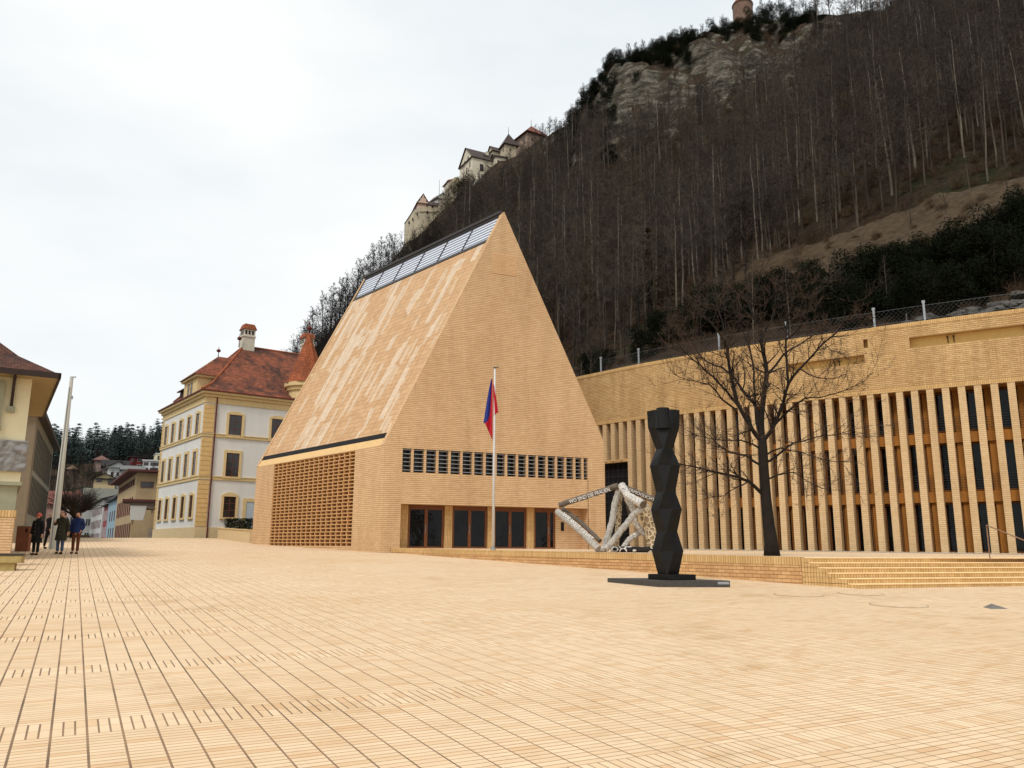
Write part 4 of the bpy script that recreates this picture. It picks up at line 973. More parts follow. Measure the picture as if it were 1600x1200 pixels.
# houses on the wooded slope in the distance
def slope_house(name, label, x, y, r, W, H, wall, roof, rh, typ, wins, az=62, D=9, frame=None, ov=.6):
    p = at(x, y, r); f = Fr((p.x, p.y, 0), az, 1); z = p.z; 
    return bldg(name, label, 'house', f, W, D, z - 6, z + H, wall, roof, rh, typ, [(a, b, c + 6, d + 6, e) for a, b, c, d, e in wins], frame=frame, ov=ov)
M_w2 = plain('slope_white', rgb(196, 198, 196), var=.05)
slope_house('red_slope_house', 'dark red modern house with white window frames high on the wooded slope', 202.5, 731, 330, 5.0, 3.9, plain('barn_red', rgb(122, 44, 44)), M_slate, .4, 'flat', [('f', .8, 2.4, 3.4, .9), ('f', 3.4, 2.4, 3.5, 1.9), ('f', 3.3, .4, 1.4, 1.9)], frame=M_whiteframe, ov=.8)
slope_house('white_balcony_house', 'white flat-roofed house with long balconies on the wooded slope', 222, 738, 300, 7.4, 3.9, M_w2, M_w2, .35, 'flat', [('f', 1.0, .5, 1.6, 1.6), ('f', 3.6, .5, 1.6, 2.6), ('f', 1.0, 2.3, 3.4, 1.6), ('f', 3.6, 2.3, 3.4, 2.6)], az=75, ov=.3)
slope_house('cream_slope_house', 'tall cream house half hidden behind the corner of the white and cream house', 243, 722, 310, 5, 2.9, plain('slope_cream', rgb(206, 200, 168)), M_w2, .3, 'flat', [('f', 1.0, .6, 2.2, 1.0)], ov=.2)
slope_house('pale_slope_house', 'wide pale house with a light roof in the middle of the wooded slope', 168, 745, 290, 5.5, 3.2, M_w2, plain('light_grey_roof', rgb(140, 140, 136)), 1.8, 'w', [('f', 1.2, .3, 1.6, .8), ('f', 2.9, .3, 1.6, .8)])
slope_house('grey_pale_slope_house', 'low pale grey house right of the wide pale slope house', 190, 743, 285, 6.2, 2.0, plain('slope_grey', rgb(160, 162, 158)), plain('mid_grey_roof', rgb(112, 112, 110)), 1.6, 'u', grid('f', .3, 6, 4, ((.4, 1.3),), .7))
slope_house('dark_slope_house', 'long dark roofed house on the wooded slope left of the red one', 161, 735, 320, 8.0, 1.6, plain('slope_taupe_wall', rgb(112, 104, 98)), M_slate, 2.6, 'u', grid('f', .5, 7.5, 4, ((.1, 1.2),), .8))  # dull grey-brown wall under the slate roof
slope_house('brown_roof_slope_house', 'small house with a pinkish brown roof at the upper left of the slope houses', 147.5, 722, 330, 4.4, .9, plain('slope_pink_wall', rgb(140, 120, 112)), plain('pink_brown_roof', rgb(112, 82, 74)), 1.9, 'hip', grid('f', .3, 4, 2, ((-.3, .6),), .7))
slope_house('stone_slope_house', 'weathered pinkish stone house among trees at the left of the wooded slope', 104, 738, 330, 3.4, 1.2, plain('pink_stone', rgb(134, 112, 102), var=.3), plain('brown_roof', rgb(104, 84, 66), var=.2), 1.6, 'hip', grid('f', .3, 3.1, 2, ((-.4, .5),), .5), az=60, D=4)

# ================================================================ CASTLE
M_cwall = plain('castle_wall', rgb(178, 165, 140), var=.22, scale=.35, streak=True); M_cplaster = plain('castle_plaster', rgb(208, 197, 174), var=.1, scale=.3)
M_croof = plain('castle_dark_roof', rgb(70, 58, 54), var=.15, scale=.6); M_crred = plain('castle_red_roof', rgb(116, 68, 54), var=.2, scale=.6)
def cfrm(x, y, r, az, k=1): p = at(x, y, r); return Fr((p.x, p.y, 0), az, k), p.z
f, z = cfrm(737.5, 284, 262, 62)
res = bldg('castle_residence', 'pale plastered castle residence with a steep dark gabled roof on the hilltop', 'castle', f, 12.5, 10.5, z - 5, z + 9.4, M_cplaster, M_croof, 5.6, 'u', [('f', 3.6, 9.7, 12.4, 1.4), ('f', 7.6, 9.4, 12.1, 1.4), ('f', 2.6, 6.0, 7.6, .35), ('f', 8.4, 5.6, 6.9, .35), ('l', 2.0, 11.2, 13.4, .8), ('l', 4.6, 9.7, 12.2, .8), ('l', 7.2, 8.6, 10.8, .8), ('l', 3.6, 14.6, 15.9, 1.0), ('l', 6.4, 14.2, 15.4, 1.0)], chim=(7.0, 3.4, .9, 5.0))
m = MB(); m.box(f, 5, 7, 1.2, 3.0, z + 11.0, z + 11.9); m.build('dormer', M_croof, res)
f2, z2 = cfrm(773.5, 262, 263, 70)
bldg('castle_oriel_wing', 'small plastered wing with round windows between residence and pointed tower', 'castle', f2, 4.2, 4, z2 - 5, z2 + 4.4, M_cplaster, M_croof, 1.6, 'u', [('f', 1.2, 6.6, 8.0, .8), ('f', 2.3, 6.6, 8.0, .8), ('f', 1.2, 3.6, 5.0, 1.1), ('f', 3.0, 3.6, 5.0, 1.1)])
f3, z3 = cfrm(742, 284, 259, 80); 
t = thing('covered_walk', f3(0, 0, z3), 'dark timber covered walkway sloping up below the castle residence', 'walkway')
pa, pb = at(742, 285, 258.5), at(790, 269, 260.5); m = MB(); dz = Vector((0, 0, -.35)); q = [pa, pb, pb + Vector((0, 3, 1.0)), pa + Vector((0, 3, 1.0))]; m.prism([p + dz for p in q], q); m.build('roof', plain('walk_roof', rgb(112, 108, 100)), t, fix=True)
m = MB()
for i in range(7): p = pa.lerp(pb, (i + .5) / 7); m.box(Fr((p.x, p.y, 0), 90), -.12, .12, .3, .55, p.z - 3.4, p.z - .3)
m.build('posts', M_barkdark, t)
m = MB(); q = [pa + Vector((0, 1.5, 0)), pb + Vector((0, 1.5, 0)), pb + Vector((0, 1.9, 0)), pa + Vector((0, 1.9, 0))]; m.prism([p + Vector((0, 0, -4)) for p in q], [p + Vector((0, 0, -.2)) for p in q]); m.build('back_wall', plain('walk_dark_brown', rgb(58, 48, 42)), t, fix=True)  # dark brown wall behind the posts
def tower(name, label, x, yb, r, az, W, ze, zt_, zb, wall, roof, ov=.7, wins=()):
    p = at(x, yb, r); f = Fr((p.x, p.y, 0), az, 1); t = thing(name, f(0, 0, zb), label, 'castle tower')
    m = MB(); m.box(f, 0, W, 0, W, zb, ze); m.build('wall', wall, t)
    m = MB(); q = [f(-ov, -ov, ze), f(W + ov, -ov, ze), f(W + ov, W + ov, ze), f(-ov, W + ov, ze)]; q2 = [f(W * .12, W * .12, ze + (zt_ - ze) * .62), f(W * .88 - .0, W * .12, ze + (zt_ - ze) * .62), f(W * .88, W * .88, ze + (zt_ - ze) * .62), f(W * .12, W * .88, ze + (zt_ - ze) * .62)]
    apx = f(W / 2, W / 2, zt_)
    for i in range(4): m.quad(q[i], q[(i + 1) % 4], apx)
    m.quad(*q[::-1]); rf = m.build('roof', roof, t, fix=True)
    m = MB(); m.tube([apx, apx + Vector((0, 0, 2.6))], [.12, .05], 5); m.build('spire', M_darkmetal, rf)
    sidef = Fr(f(0, 0, 0), 0); sidef.u = f.w; sidef.w = f.u
    for (face, u, a, b, wd) in wins: window(f if face == 'f' else sidef, t, u, a, b, wd, bars=(0, 0))
    return t
e1 = at(789.5, 225, 266).z; tower('pointed_castle_tower', 'slim stone castle tower with a steep brown pyramid roof', 789.5, 225, 266, 66, 4.3, e1, at(792.4, 207, 268).z, 124, M_cwall, M_croof, .8, [('f', 2.0, e1 - 2.4, e1 - 1.3, .6), ('f', 2.0, e1 - 6, e1 - 5, .5), ('l', 1.5, e1 - 2.2, e1 - 1.2, .9), ('l', 2.5, e1 - 8, e1 - 7, .5)])
e2 = at(825, 210, 268).z; tower('castle_keep', 'broad old stone castle keep under a wide reddish pyramid roof', 824.5, 210, 266, 58, 8.6, e2, at(825.5, 197, 272).z, 126, plain('keep_stone', rgb(142, 122, 106), var=.35, scale=.6), M_crred, 1.0, [('f', 2.0, e2 - 3, e2 - 1.8, .7), ('f', 5, e2 - 3.4, e2 - 2.2, .7), ('l', 2.5, e2 - 2.6, e2 - 1.2, 1.3), ('l', 6, e2 - 2.6, e2 - 1.2, 1.0)])
f, z = cfrm(770, 262, 274, 62); bldg('castle_rear_wing', 'narrow dark roofed castle wing joining residence and pointed tower', 'castle', f, 12, 4, z - 8, at(780, 239, 276).z, M_cwall, M_croof, 2.6, 'u', [('f', 9, 12, 13.4, .6)])
# lower castle: curtain wall and small buildings
cw = thing('castle_curtain_wall', at(632, 372, 268), 'high pale castle curtain wall with a ragged crown running up the ridge', 'castle wall')
cwp = [(632, 351, 373, 271), (635, 347, 374, 266), (641, 338, 374, 263), (648, 327, 373, 261), (656, 325, 368, 260.5), (664, 324, 363, 261), (674, 325, 356, 262), (684, 324, 350, 263), (690, 312, 342, 264), (697, 300, 336, 265), (704, 284, 328, 266), (710, 277, 322, 267), (716, 276, 318, 268)]
m = MB()
for i in range(len(cwp) - 1):
    (xa, ta, ba, ra), (xb, tb, bb, rb) = cwp[i], cwp[i + 1]
    A, B, A2, B2 = at(xa, ta, ra), at(xb, tb, rb), at(xa, ba + 14, ra), at(xb, bb + 14, rb)
    A2 = Vector((A.x, A.y, A2.z)); B2 = Vector((B.x, B.y, B2.z)); bk_ = Vector((.4, 2.0, 0))
    m.prism([A2, B2, B2 + bk_, A2 + bk_], [A, B, B + bk_, A + bk_])
    if 3 <= i <= 7:
        for k in range(3):
            p = A.lerp(B, (k + .3) / 3); m.box(Fr((p.x, p.y, 0), 80), 0, .45, -.25, .1, p.z - 1.5, p.z - .9)
m.build('wall', M_cwall, cw, fix=True)
m = MB(); A, B = at(631.5, 350.5, 270.5), at(648, 325.5, 260.6); C_ = Vector((0, 4.5, 2.2)); m.prism([A, B, B + C_, A + C_], [p + Vector((0, 0, .35)) for p in (A, B, B + C_, A + C_)]); m.build('wall_roof', M_croof, cw, fix=True)
m = MB()
for (x, y, r) in ((639, 347, 263.3), (645, 342, 261.2), (652, 334, 260.2), (668, 331, 260.9), (694, 318, 264), (701, 303, 265.2), (705, 292, 265.8)):
    p = at(x, y, r - .25); m.box(Fr((p.x, p.y, 0), 85), -.22, .22, -.1, .1, p.z - .7, p.z + .3)
m.build('loophole', M_black, cw)
f, z = cfrm(652.5, 327, 266, 72)
t = bldg('stepped_gable_house', 'pinkish castle house with a stepped gable and brown roof on the lower castle', 'castle', f, 3.6, 8, z - 4, z + 2.4, plain('pink_plaster', rgb(196, 170, 150)), M_crred, 3.6, 'w', [('f', 1.8, 6.4, 7.3, .45)])
m = MB()
for i in range(5):
    hh = z + 3.6 + 1.3 * min(i, 4 - i)
    m.box(f, .72 * i, .72 * (i + 1), -.25, .25, z + 2.0, hh - .6)
m.build('stepped_gable', bpy.data.materials['pink_plaster'], t)
f, z = cfrm(669, 325, 266, 70); bldg('castle_lower_hall', 'low castle hall with a dark brown roof behind the curtain wall', 'castle', f, 6.0, 6, z - 3, z + 1.2, M_cplaster, M_croof, 2.6, 'u', [('f', 1.5, 3.2, 4.0, .6), ('f', 4, 3.2, 4.0, .6)])
f, z = cfrm(684, 312, 270, 50); bldg('castle_white_gable_house', 'little white castle house with a dark steep gable beside a flagstaff', 'castle', f, 4.0, 5, z - 5, z + .6, plain('castle_white', rgb(196, 194, 188)), M_croof, 2.6, 'w', [('f', 1.8, 4.4, 5.2, .5)])
f, z = cfrm(701, 286, 268.5, 66); bldg('castle_gatehouse', 'plastered castle gatehouse with a reddish roof left of the dark evergreen', 'castle', f, 4.6, 5, z - 8, z + .9, M_cplaster, M_crred, 1.8, 'half', [('f', 1.0, 5.8, 6.8, .6)])
p = at(686, 310, 268); t = thing('castle_flagstaff', p, 'thin flagstaff rising above the lower castle roofs', 'flagstaff'); q = at(685.4, 282, 268); m = MB(); m.tube([p, Vector((p.x, p.y, q.z))], [.14, .06], 6); m.build('pole', M_greymetal, t); m = MB(); m.lathe((p.x, p.y, q.z), [(.05, 0), (.16, .1), (.05, .2)], 6); m.build('knob', M_greymetal, t)
# small round tower on the skyline
p = at(1161, 26, 254); t = thing('hilltop_round_tower', (p.x, p.y, p.z - 4), 'small round stone tower with a domed cap on the skyline', 'tower')
rr = 3.25; m = MB(); m.lathe((p.x, p.y, p.z), [(rr, -5), (rr * 1.0, 3.9)], 20); m.build('wall', plain('tower_stone', rgb(116, 92, 76), var=.25, scale=.7), t)
m = MB(); m.lathe((p.x, p.y, p.z + 3.9), [(rr + .25, 0), (rr + .1, .5), (rr * .8, 1.6), (rr * .62, 2.1), (rr * .6, 3.0), (rr * .3, 4.0), (.05, 4.3)], 20); m.build('roof', M_crred, t, smooth=False)

# ================================================================ SCULPTURES, POLES, FLAG
M_cast = NG('black_cast_iron', .45, .0, .22); _v = M_cast.world(); M_cast.bump(M_cast.noise(_v, 22, 4), .12, .006)
M_cast = M_cast.col(M_cast.ramp(M_cast.noise(_v, 5, 6), (.3, rgb(8, 8, 8)), (.7, rgb(19, 18, 18))))
cs = thing('zigzag_column', (4.6, 24.85, .62), 'tall black column sculpture of stacked angular modules on a dark square slab', 'sculpture')
M_slab = plain('dark_granite', rgb(70, 68, 64), var=.2, scale=14, bump=.2)
q = [Vector((4.2, 23.81, 0)), Vector((6.3, 24.07, 0)), Vector((5.04, 25.86, 0)), Vector((2.94, 25.6, 0))]
m = MB(); m.prism([(p.x, p.y, .5) for p in q], [(p.x, p.y, .825) for p in q]); sl = m.build('base_slab', M_slab, cs, fix=True, bevel=.012)
m = MB(); a = q[0].lerp(q[1], .82); b = q[0].lerp(q[1], .98); dn = Vector((.02, -.02, 0)); m.quad((a.x + .003, a.y - .006, .72), (b.x + .003, b.y - .006, .72), (b.x + .003, b.y - .006, .79), (a.x + .003, a.y - .006, .79)); m.build('name_plate', M_greymetal, sl)
cc = at(1046, 890, 24.95); cc.z = 0
# vertical axis of the column
cx, cy = 4.62, 24.62; F0 = at(1042, 897, 24.4)
ctr = at(1043, 860, 24.9); cx, cy = ctr.x, ctr.y
a_ = math.atan2(-cx, -cy)            # a corner looks towards the square, as in the photo
vf = Vector((math.sin(a_ + .08), math.cos(a_ + .08), 0)); vr = Vector((-vf.y, vf.x, 0))
def zc_(y): return at(1040, y, 24.9).z
m = MB(); s_ = .66; C_ = Vector((cx + .1, cy, 0)); pl = [C_ + vf * s_ * .95, C_ + vr * s_ * 1.05, C_ - vf * s_ * .95, C_ - vr * s_ * 1.05]
m.prism([(p.x, p.y, .826) for p in pl], [(p.x, p.y, .985) for p in pl]); m.build('plinth', M_cast, cs, fix=True, bevel=.008)
def ring_(z, hw, hd, c, sh=0.0):
    "square with its corners forward, left and right; front and back corners cut off by c"
    C_ = Vector((cx + sh, cy, z)); k = hd - c; e = hw * (c / hd)
    return [C_ + vf * k + vr * e, C_ + vr * hw, C_ - vf * k + vr * e, C_ - vf * k - vr * e, C_ - vr * hw, C_ + vf * k - vr * e]
lv = [(zc_(897), .30, .33, .01), (zc_(861), .46, .46, .20), (zc_(830.6), .30, .33, .01), (zc_(796), .455, .46, .20), (zc_(769), .285, .33, .01), (zc_(728), .45, .46, .20), (zc_(702.5), .25, .33, .01), (zc_(668), .47, .46, .21), (zc_(641.5), .49, .42, .21)]
m = MB()
sh = lambda z: -.018 * (z - 1)
for a, b in zip(lv[:-1], lv[1:]): m.prism(ring_(a[0], a[1], a[2], a[3]), ring_(b[0], b[1], b[2], b[3]), cap=False)
m.quad(*ring_(*lv[0])[::-1]); m.quad(*ring_(*lv[-1]))
m.build('column', M_cast, cs, fix=True)
m = MB(); zt_, zb_ = zc_(639), zc_(671); hv = []
for i in range(9):
    t = math.pi * i / 8; hv.append((math.cos(t) * .24, .18 + math.sin(t) * .2))
lo = [Vector((cx, cy, zb_)) + vr * x * 1.05 + vf * y for x, y in hv]; hi = [Vector((cx, cy, zt_)) + vr * x * .8 + vf * (y - .04) for x, y in hv]; m.prism(lo, hi); m.build('rounded_boss', M_cast, cs, fix=True)

# log sculpture
lg = thing('painted_log_sculpture', (4.6, 36.5, T(4.6, 36.5)), 'sculpture of grey painted and lettered tree trunks leaning together on the terrace', 'sculpture')
def cp(x, y, r): return at(860 + x / 8.889, 750 + y / 8.889, r)
def wood(name, c, pc, sc, thr, ring=False):
    g = NG(name, .75); v = g.coord('UV'); vo = g.n('ShaderNodeTexVoronoi', feature='F1' if ring else 'DISTANCE_TO_EDGE'); g.t.links.new(g.world(), vo.inputs['Vector']); vo.inputs['Scale'].default_value = sc
    n = g.noise(g.world((1, 1, 1)), 7, 6, .7); base = g.ramp(n, (.3, sc_(c, .55)), (.7, sc_(c, 1.3)))
    d = vo.outputs['Distance']
    f = g.math('MULTIPLY', g.math('GREATER_THAN', d, thr), g.math('LESS_THAN', d, thr + .16)) if ring else g.math('LESS_THAN', d, thr)
    g.bump(n, .5, .03); return g.col(g.mix(g.math('MULTIPLY', f, .9 if thr else 0), base, pc))
WP = rgb(214, 208, 196)
M_log = wood('weathered_log', rgb(168, 162, 152), WP, 5, 0.0); M_logd = wood('dark_log', rgb(104, 92, 80), WP, 5, 0.0)
M_logw = wood('whitened_log', rgb(206, 200, 192), rgb(96, 88, 80), 7, .03); M_logp = wood('patterned_log', rgb(148, 128, 100), rgb(226, 208, 172), 5, .08); M_logc = wood('ring_painted_log', rgb(40, 34, 32), rgb(232, 230, 224), 2.9, .34, True)
def log(pts, rad, mat, wob=.03, seed=1, k=9):
    rr = random.Random(seed); P = [Vector(p) for p in pts]; out, R = [], []; n = 8
    for i in range(len(P) - 1):
        for j in range(n):
            t = j / n; out.append(P[i].lerp(P[i + 1], t))
    out.append(P[-1])
    for i in range(1, len(out) - 1): out[i] = out[i] + Vector([rr.uniform(-wob, wob) * .45 for _ in range(3)])
    R = [rad * (1 + rr.uniform(-.06, .06)) * 1.02 for _ in out]
    m = MB(); m.tube(out, R, k); return m.build('log', mat, lg, smooth=False)
def onT(x, y, r, rad): p = cp(x, y, r); p.z = T(p.x, p.y) + rad * .9; return p
base1 = onT(665, 935, 35.6, .15)
L1 = log([cp(120, 350, 37.6), cp(540, 210, 37.2), cp(940, 80, 36.8)], .125, M_logd, seed=2)
L2 = log([cp(95, 435, 37.3), cp(400, 690, 36.4), base1], .15, M_log, seed=3)
log([cp(170, 400, 38.0), cp(430, 600, 37.4), cp(690, 850, 36.6)], .10, M_logd, seed=4)
log([onT(740, 900, 36.2, .15), cp(845, 620, 36.6), cp(890, 360, 36.9), cp(945, 140, 37.0)], .14, M_log, .04, 5)
log([cp(965, 190, 37.4), cp(945, 560, 37.3), onT(905, 900, 37.2, .1)], .12, M_logp, .02, 6)
L6 = log([cp(990, 75, 36.6), cp(1070, 210, 36.2), cp(1285, 340, 35.4)], .17, M_logw, .02, 7)
m = MB(); e = cp(1290, 342, 35.32); dre = (cp(1290, 342, 35.32) - cp(1070, 210, 36.2)).normalized(); m.tube([e - dre * .03, e + dre * .02], .165, 12); m.build('cut_end', M_logd, L6)
L7 = log([cp(1020, 105, 36.9), cp(1240, 190, 37.2), cp(1440, 275, 37.5)], .14, M_logd, .02, 8)
log([cp(1285, 385, 35.6), cp(1160, 480, 35.7), cp(985, 700, 35.6), onT(770, 945, 35.4, .14)], .135, M_log, .03, 9)
log([cp(1060, 250, 36.5), cp(1150, 430, 36.4), cp(1185, 600, 36.5), cp(1310, 765, 36.6)], .12, M_logw, .02, 10)
log([cp(1240, 735, 36.9), cp(1100, 820, 36.8), onT(985, 905, 36.8, .1)], .12, M_logw, .03, 11)
log([onT(840, 935, 35.9, .13), onT(1140, 935, 36.0, .13), onT(1445, 935, 36.3, .13)], .13, M_logc, .0, 12)
log([cp(1290, 380, 36.3), cp(1370, 650, 36.4), onT(1430, 900, 36.4, .2)], [.25, .3][0], M_logp, .04, 13)
log([cp(1390, 420, 37.5), cp(1460, 600, 37.6), onT(1470, 860, 37.6, .1)], .10, M_logd, .04, 14)
log([onT(640, 930, 35.9, .12), onT(760, 930, 36.3, .12)], .14, M_logw, .02, 15)
log([cp(1020, 190, 37.2), cp(1090, 400, 37.4), cp(1120, 560, 37.6)], .09, M_logd, .03, 16)
log([cp(1240, 300, 36.0), cp(1330, 380, 36.4), cp(1400, 470, 36.8)], .13, M_logw, .03, 17)
def text(body, a, b, size, mat, name, parent, lift, sx=1.0, up=None):
    c = bpy.data.curves.new(name, 'FONT'); c.body = body; c.size = size; c.extrude = .008; c.align_x = 'LEFT'; c.resolution_u = 3
    o = bpy.data.objects.new(name, c); COL.objects.link(o); dg = bpy.context.evaluated_depsgraph_get(); me = bpy.data.meshes.new_from_object(o.evaluated_get(dg)); wdt = max(v.co.x for v in me.vertices)
    bpy.data.objects.remove(o); a, b = Vector(a), Vector(b); x = (b - a); Lx = x.length; x.normalize(); view = (Vector((0, 0, EYE)) - a).normalized(); z = (view - x * view.dot(x)).normalized(); y = z.cross(x)
    k = Lx / wdt; me.materials.append(mat)
    for v in me.vertices: p = a + x * (v.co.x * k) + y * v.co.y * sx + z * (lift + v.co.z); v.co = p - parent_world(parent)
    o = bpy.data.objects.new(name, me); COL.objects.link(o); o.parent = parent; return o
M_paint = plain('white_paint', rgb(226, 224, 218), var=.05)
text('WO SIND DIE FRAUEN.', cp(280, 325, 37.35), cp(850, 145, 36.85), .24, M_paint, 'lettering', L1, .13)
text('WIE WEIT GEHST', cp(185, 505, 37.0), cp(590, 865, 35.9), .25, M_paint, 'lettering', L2, .16)
text('ERMOEGLICHT'.replace('OE', '\u00d6'), cp(1065, 145, 36.9), cp(1420, 292, 37.4), .2, M_paint, 'lettering', L7, .15)

# flagpole and flag
fb = at(770.5, 857, 41.5); fb.z = T(fb.x, fb.y); ft = at(769.5, 575, 41.5).z
fp = thing('flagpole', fb, 'slim white flagpole standing on the terrace in front of the gabled hall', 'flagpole')
M_pole = plain('white_pole', rgb(206, 206, 204), var=.04, rough=.4); m = MB(); m.tube([fb, fb + Vector((0, 0, .1))], .14, 12); m.build('foot', M_greymetal, fp)
m = MB(); m.tube([fb, fb + Vector((0, 0, 5.0)), Vector((fb.x, fb.y, ft))], [.072, .062, .04], 10); m.build('pole', M_pole, fp, smooth=True)
m = MB(); m.tube([(fb.x, fb.y, ft), (fb.x, fb.y, ft + .04)], .075, 8); m.box(Fr((fb.x, fb.y, 0), 90), -.06, .2, -.02, .02, ft + .0, ft + .04); m.build('cap', M_darkmetal, fp)
z_ = lambda y: at(770, y, 41.5).z
g = NG('blue_red_flag', .75); v = g.coord('UV'); sp = g.n('ShaderNodeSeparateXYZ'); g.t.links.new(v, sp.inputs[0])
M_flag = g.col(g.mix(g.math('GREATER_THAN', sp.outputs[0], .5), rgb(28, 44, 120), rgb(178, 24, 42)))
# hanging cloth: folds gathered at the hoist, two tails; u across the two stripes, v down
def flag_piece(m, cols, n=22):
    base = len(m.v); k = len(cols(0))
    for i in range(n + 1):
        for p in cols(i / n): m.v.append(tuple(p[0])); UVF.append((p[1], i / n))
    for i in range(n):
        for j in range(k - 1):
            a = base + i * k + j; m.f.append((a, a + 1, a + k + 1, a + k)); m.m.append(0)
UVF = []; m = MB()
def left_(t):
    y0 = 592; out = []
    for j in range(9):
        s = j / 8; y = y0 + t * ((661 if s < .15 else 661 + 27 * (s - .15) / .85) - y0); X = 769.5 - (1.5 + 12.5 * t ** .8) * (1 - s); d = .10 * math.sin(s * 11 + 1.5) * (.3 + t)
        p = at(X, y, 41.42 + d); out.append((p, .38 * (1 - 0) + (s - .55) * .9 + (t ** 4) * .5))
    return out
def right_(t):
    out = []
    for j in range(6):
        s = j / 5; y = 600 + t * ((650 - 6 * s) - 600); X = 770.5 + (1 + 7 * t ** .8) * s; d = .09 * math.sin(s * 9) * (.3 + t)
        out.append((at(X, y, 41.44 + d), .9 if t > .1 or s > .3 else .3))
    return out
flag_piece(m, left_); flag_piece(m, right_)
me_o = m.build('flag', M_flag, origin=(fb.x, fb.y, z_(660)), uv=True, smooth=True)
ul = me_o.data.uv_layers[0]; li = [l.vertex_index for l in me_o.data.loops]; ul.data.foreach_set('uv', np.array([UVF[i] for i in li]).ravel())
me_o.modifiers.new('thick', 'SOLIDIFY').thickness = .006
tag(me_o, 'blue and red flag hanging limp from the slim white flagpole', 'flag')

# broad tapering white pole at the left
wb = at(81, 865, 54.0); wb.z = G(wb.x, wb.y) - .02; wt = at(107.5, 589.5, 54.0).z
wp = thing('tapered_white_pole', wb, 'tall tapering white mast standing alone on the left side of the square', 'pole')
m = MB(); n_ = 14
m.tube([wb + Vector((0, 0, (wt - wb.z) * i / n_)) for i in range(n_ + 1)], [.22 - .12 * i / n_ for i in range(n_ + 1)], 8); m.build('mast', plain('mast_white', rgb(198, 198, 190), var=.05, streak=True), wp)
m = MB(); m.tube([wb + Vector((.02, -.24, 0)), Vector((wb.x, wb.y - .115, wt - .6))], .03, 5); m.build('cable_rail', plain('rail_grey', rgb(140, 140, 134)), wp)
m = MB(); m.box(Fr((wb.x, wb.y, 0), 90), -.08, .24, -.03, .03, wt, wt + .06); m.box(Fr((wb.x, wb.y, 0), 90), .08, .2, -.02, .02, wt - 1.3, wt - 1.1); m.build('pulley', M_greymetal, wp)

# wire fence on top of the long building's wall
fe = thing('wire_mesh_fence', (9, 61, 15.1), 'wire mesh fence with galvanised posts running above the long brick wall', 'fence')
fs = [s_of(x, y) for x, y in ((6.3, 63.4), (8.82, 60.2), (13.82, 55.4), (17.85, 52.1), (22.25, 48.9), (24.6, 47.25), (29.5, 44.2), (34, 41.6))]
for s in fs:
    f = cfr(s); m = MB(); m.box(f, -.06, .06, 1.2, 1.28, 14.6, 16.75); m.box(f, -.09, .09, 1.19, 1.29, 16.6, 16.75); m.build('post', M_greymetal, fe)
m = MB(); s = fs[0]
while s < fs[-1]:
    f = cfr(s)
    for dx in (1, -1): m.tube([f(0, 1.24, 14.7), f(dx * 1.75, 1.24, 16.45)], .0035, 3, cap=False)
    s += .28
for z in (16.45, 15.6): m.tube([cfr(fs[0] + (fs[-1] - fs[0]) * i / 30)(0, 1.24, z) for i in range(31)], .008, 3)
m.build('mesh', plain('wire_grey', rgb(110, 112, 112), metal=.4, rough=.5), fe)

# ================================================================ SMALL THINGS ON THE SQUARE
p = at(34, 868, 50.4); p.z = G(p.x, p.y); lb_ = thing('litter_bin', p, 'rust brown upright litter bin beside the grey stone base at left', 'bin')
M_rust = plain('rusty_steel', rgb(128, 78, 54), var=.15, scale=3); f = Fr(p, 75); m = MB(); m.prism([f(-.3, -.25, 0), f(.3, -.25, 0), f(.3, .25, 0), f(-.3, .25, 0)], [f(-.31, -.25, 1.28), f(.31, -.25, 1.28), f(.31, .25, 1.28), f(-.31, .25, 1.28)]); m.build('body', M_rust, lb_, fix=True, bevel=.02)
m = MB(); m.box(f, -.33, .33, -.27, .27, 1.281, 1.33); m.build('lid', plain('lid_grey', rgb(176, 164, 152)), lb_); m = MB(); m.box(f, .10, .2, -.262, -.255, .98, 1.16); m.build('opening', M_black, lb_)
p = at(4, 872, 35.5); p.z = G(p.x, p.y); bp_ = thing('brick_pier', p, 'short tan brick pier at the left edge behind the bench', 'pier')
f = Fr(p, 62); zt_ = at(4, 797, 35.5).z - p.z; m = MB(); m.box(f, -1.6, .22, -.1, .5, -.1, zt_ - .25); m.build('pier', brick('pier_brick', TAN1, TAN2, TMOR, bw=.3, bh=.1), bp_); m = MB(); m.box(f, -1.62, .24, -.12, .52, zt_ - .249, zt_); m.build('coping', M_soldier, bp_)
p = at(10, 886, 32.2); p.z = G(p.x, p.y); bn = thing('stone_bench', p, 'low chunky bench with a dark seat slab at the left edge', 'bench'); f = Fr(p, 66)
zt_ = .56; m = MB(); m.prism([f(-1.5, 0, .25), f(.42, 0, .25), f(.42, .7, .25), f(-1.5, .7, .25)], [f(-1.5, 0, zt_ - .06), f(.42, 0, zt_ - .06), f(.42, .7, zt_ - .06), f(-1.5, .7, zt_ - .06)]); m.build('seat_block', plain('bench_wood', rgb(168, 148, 96), var=.15, scale=6), bn, fix=True, bevel=.02)
for u in (-1.2, -.1): m = MB(); m.box(f, u - .15, u + .32, .08, .62, -.02, .25); m.build('leg', bpy.data.materials['bench_wood'], bn)
m = MB(); m.box(f, -1.52, .44, -.02, .72, zt_ - .058, zt_); m.build('seat_slab', M_darkmetal, bn)
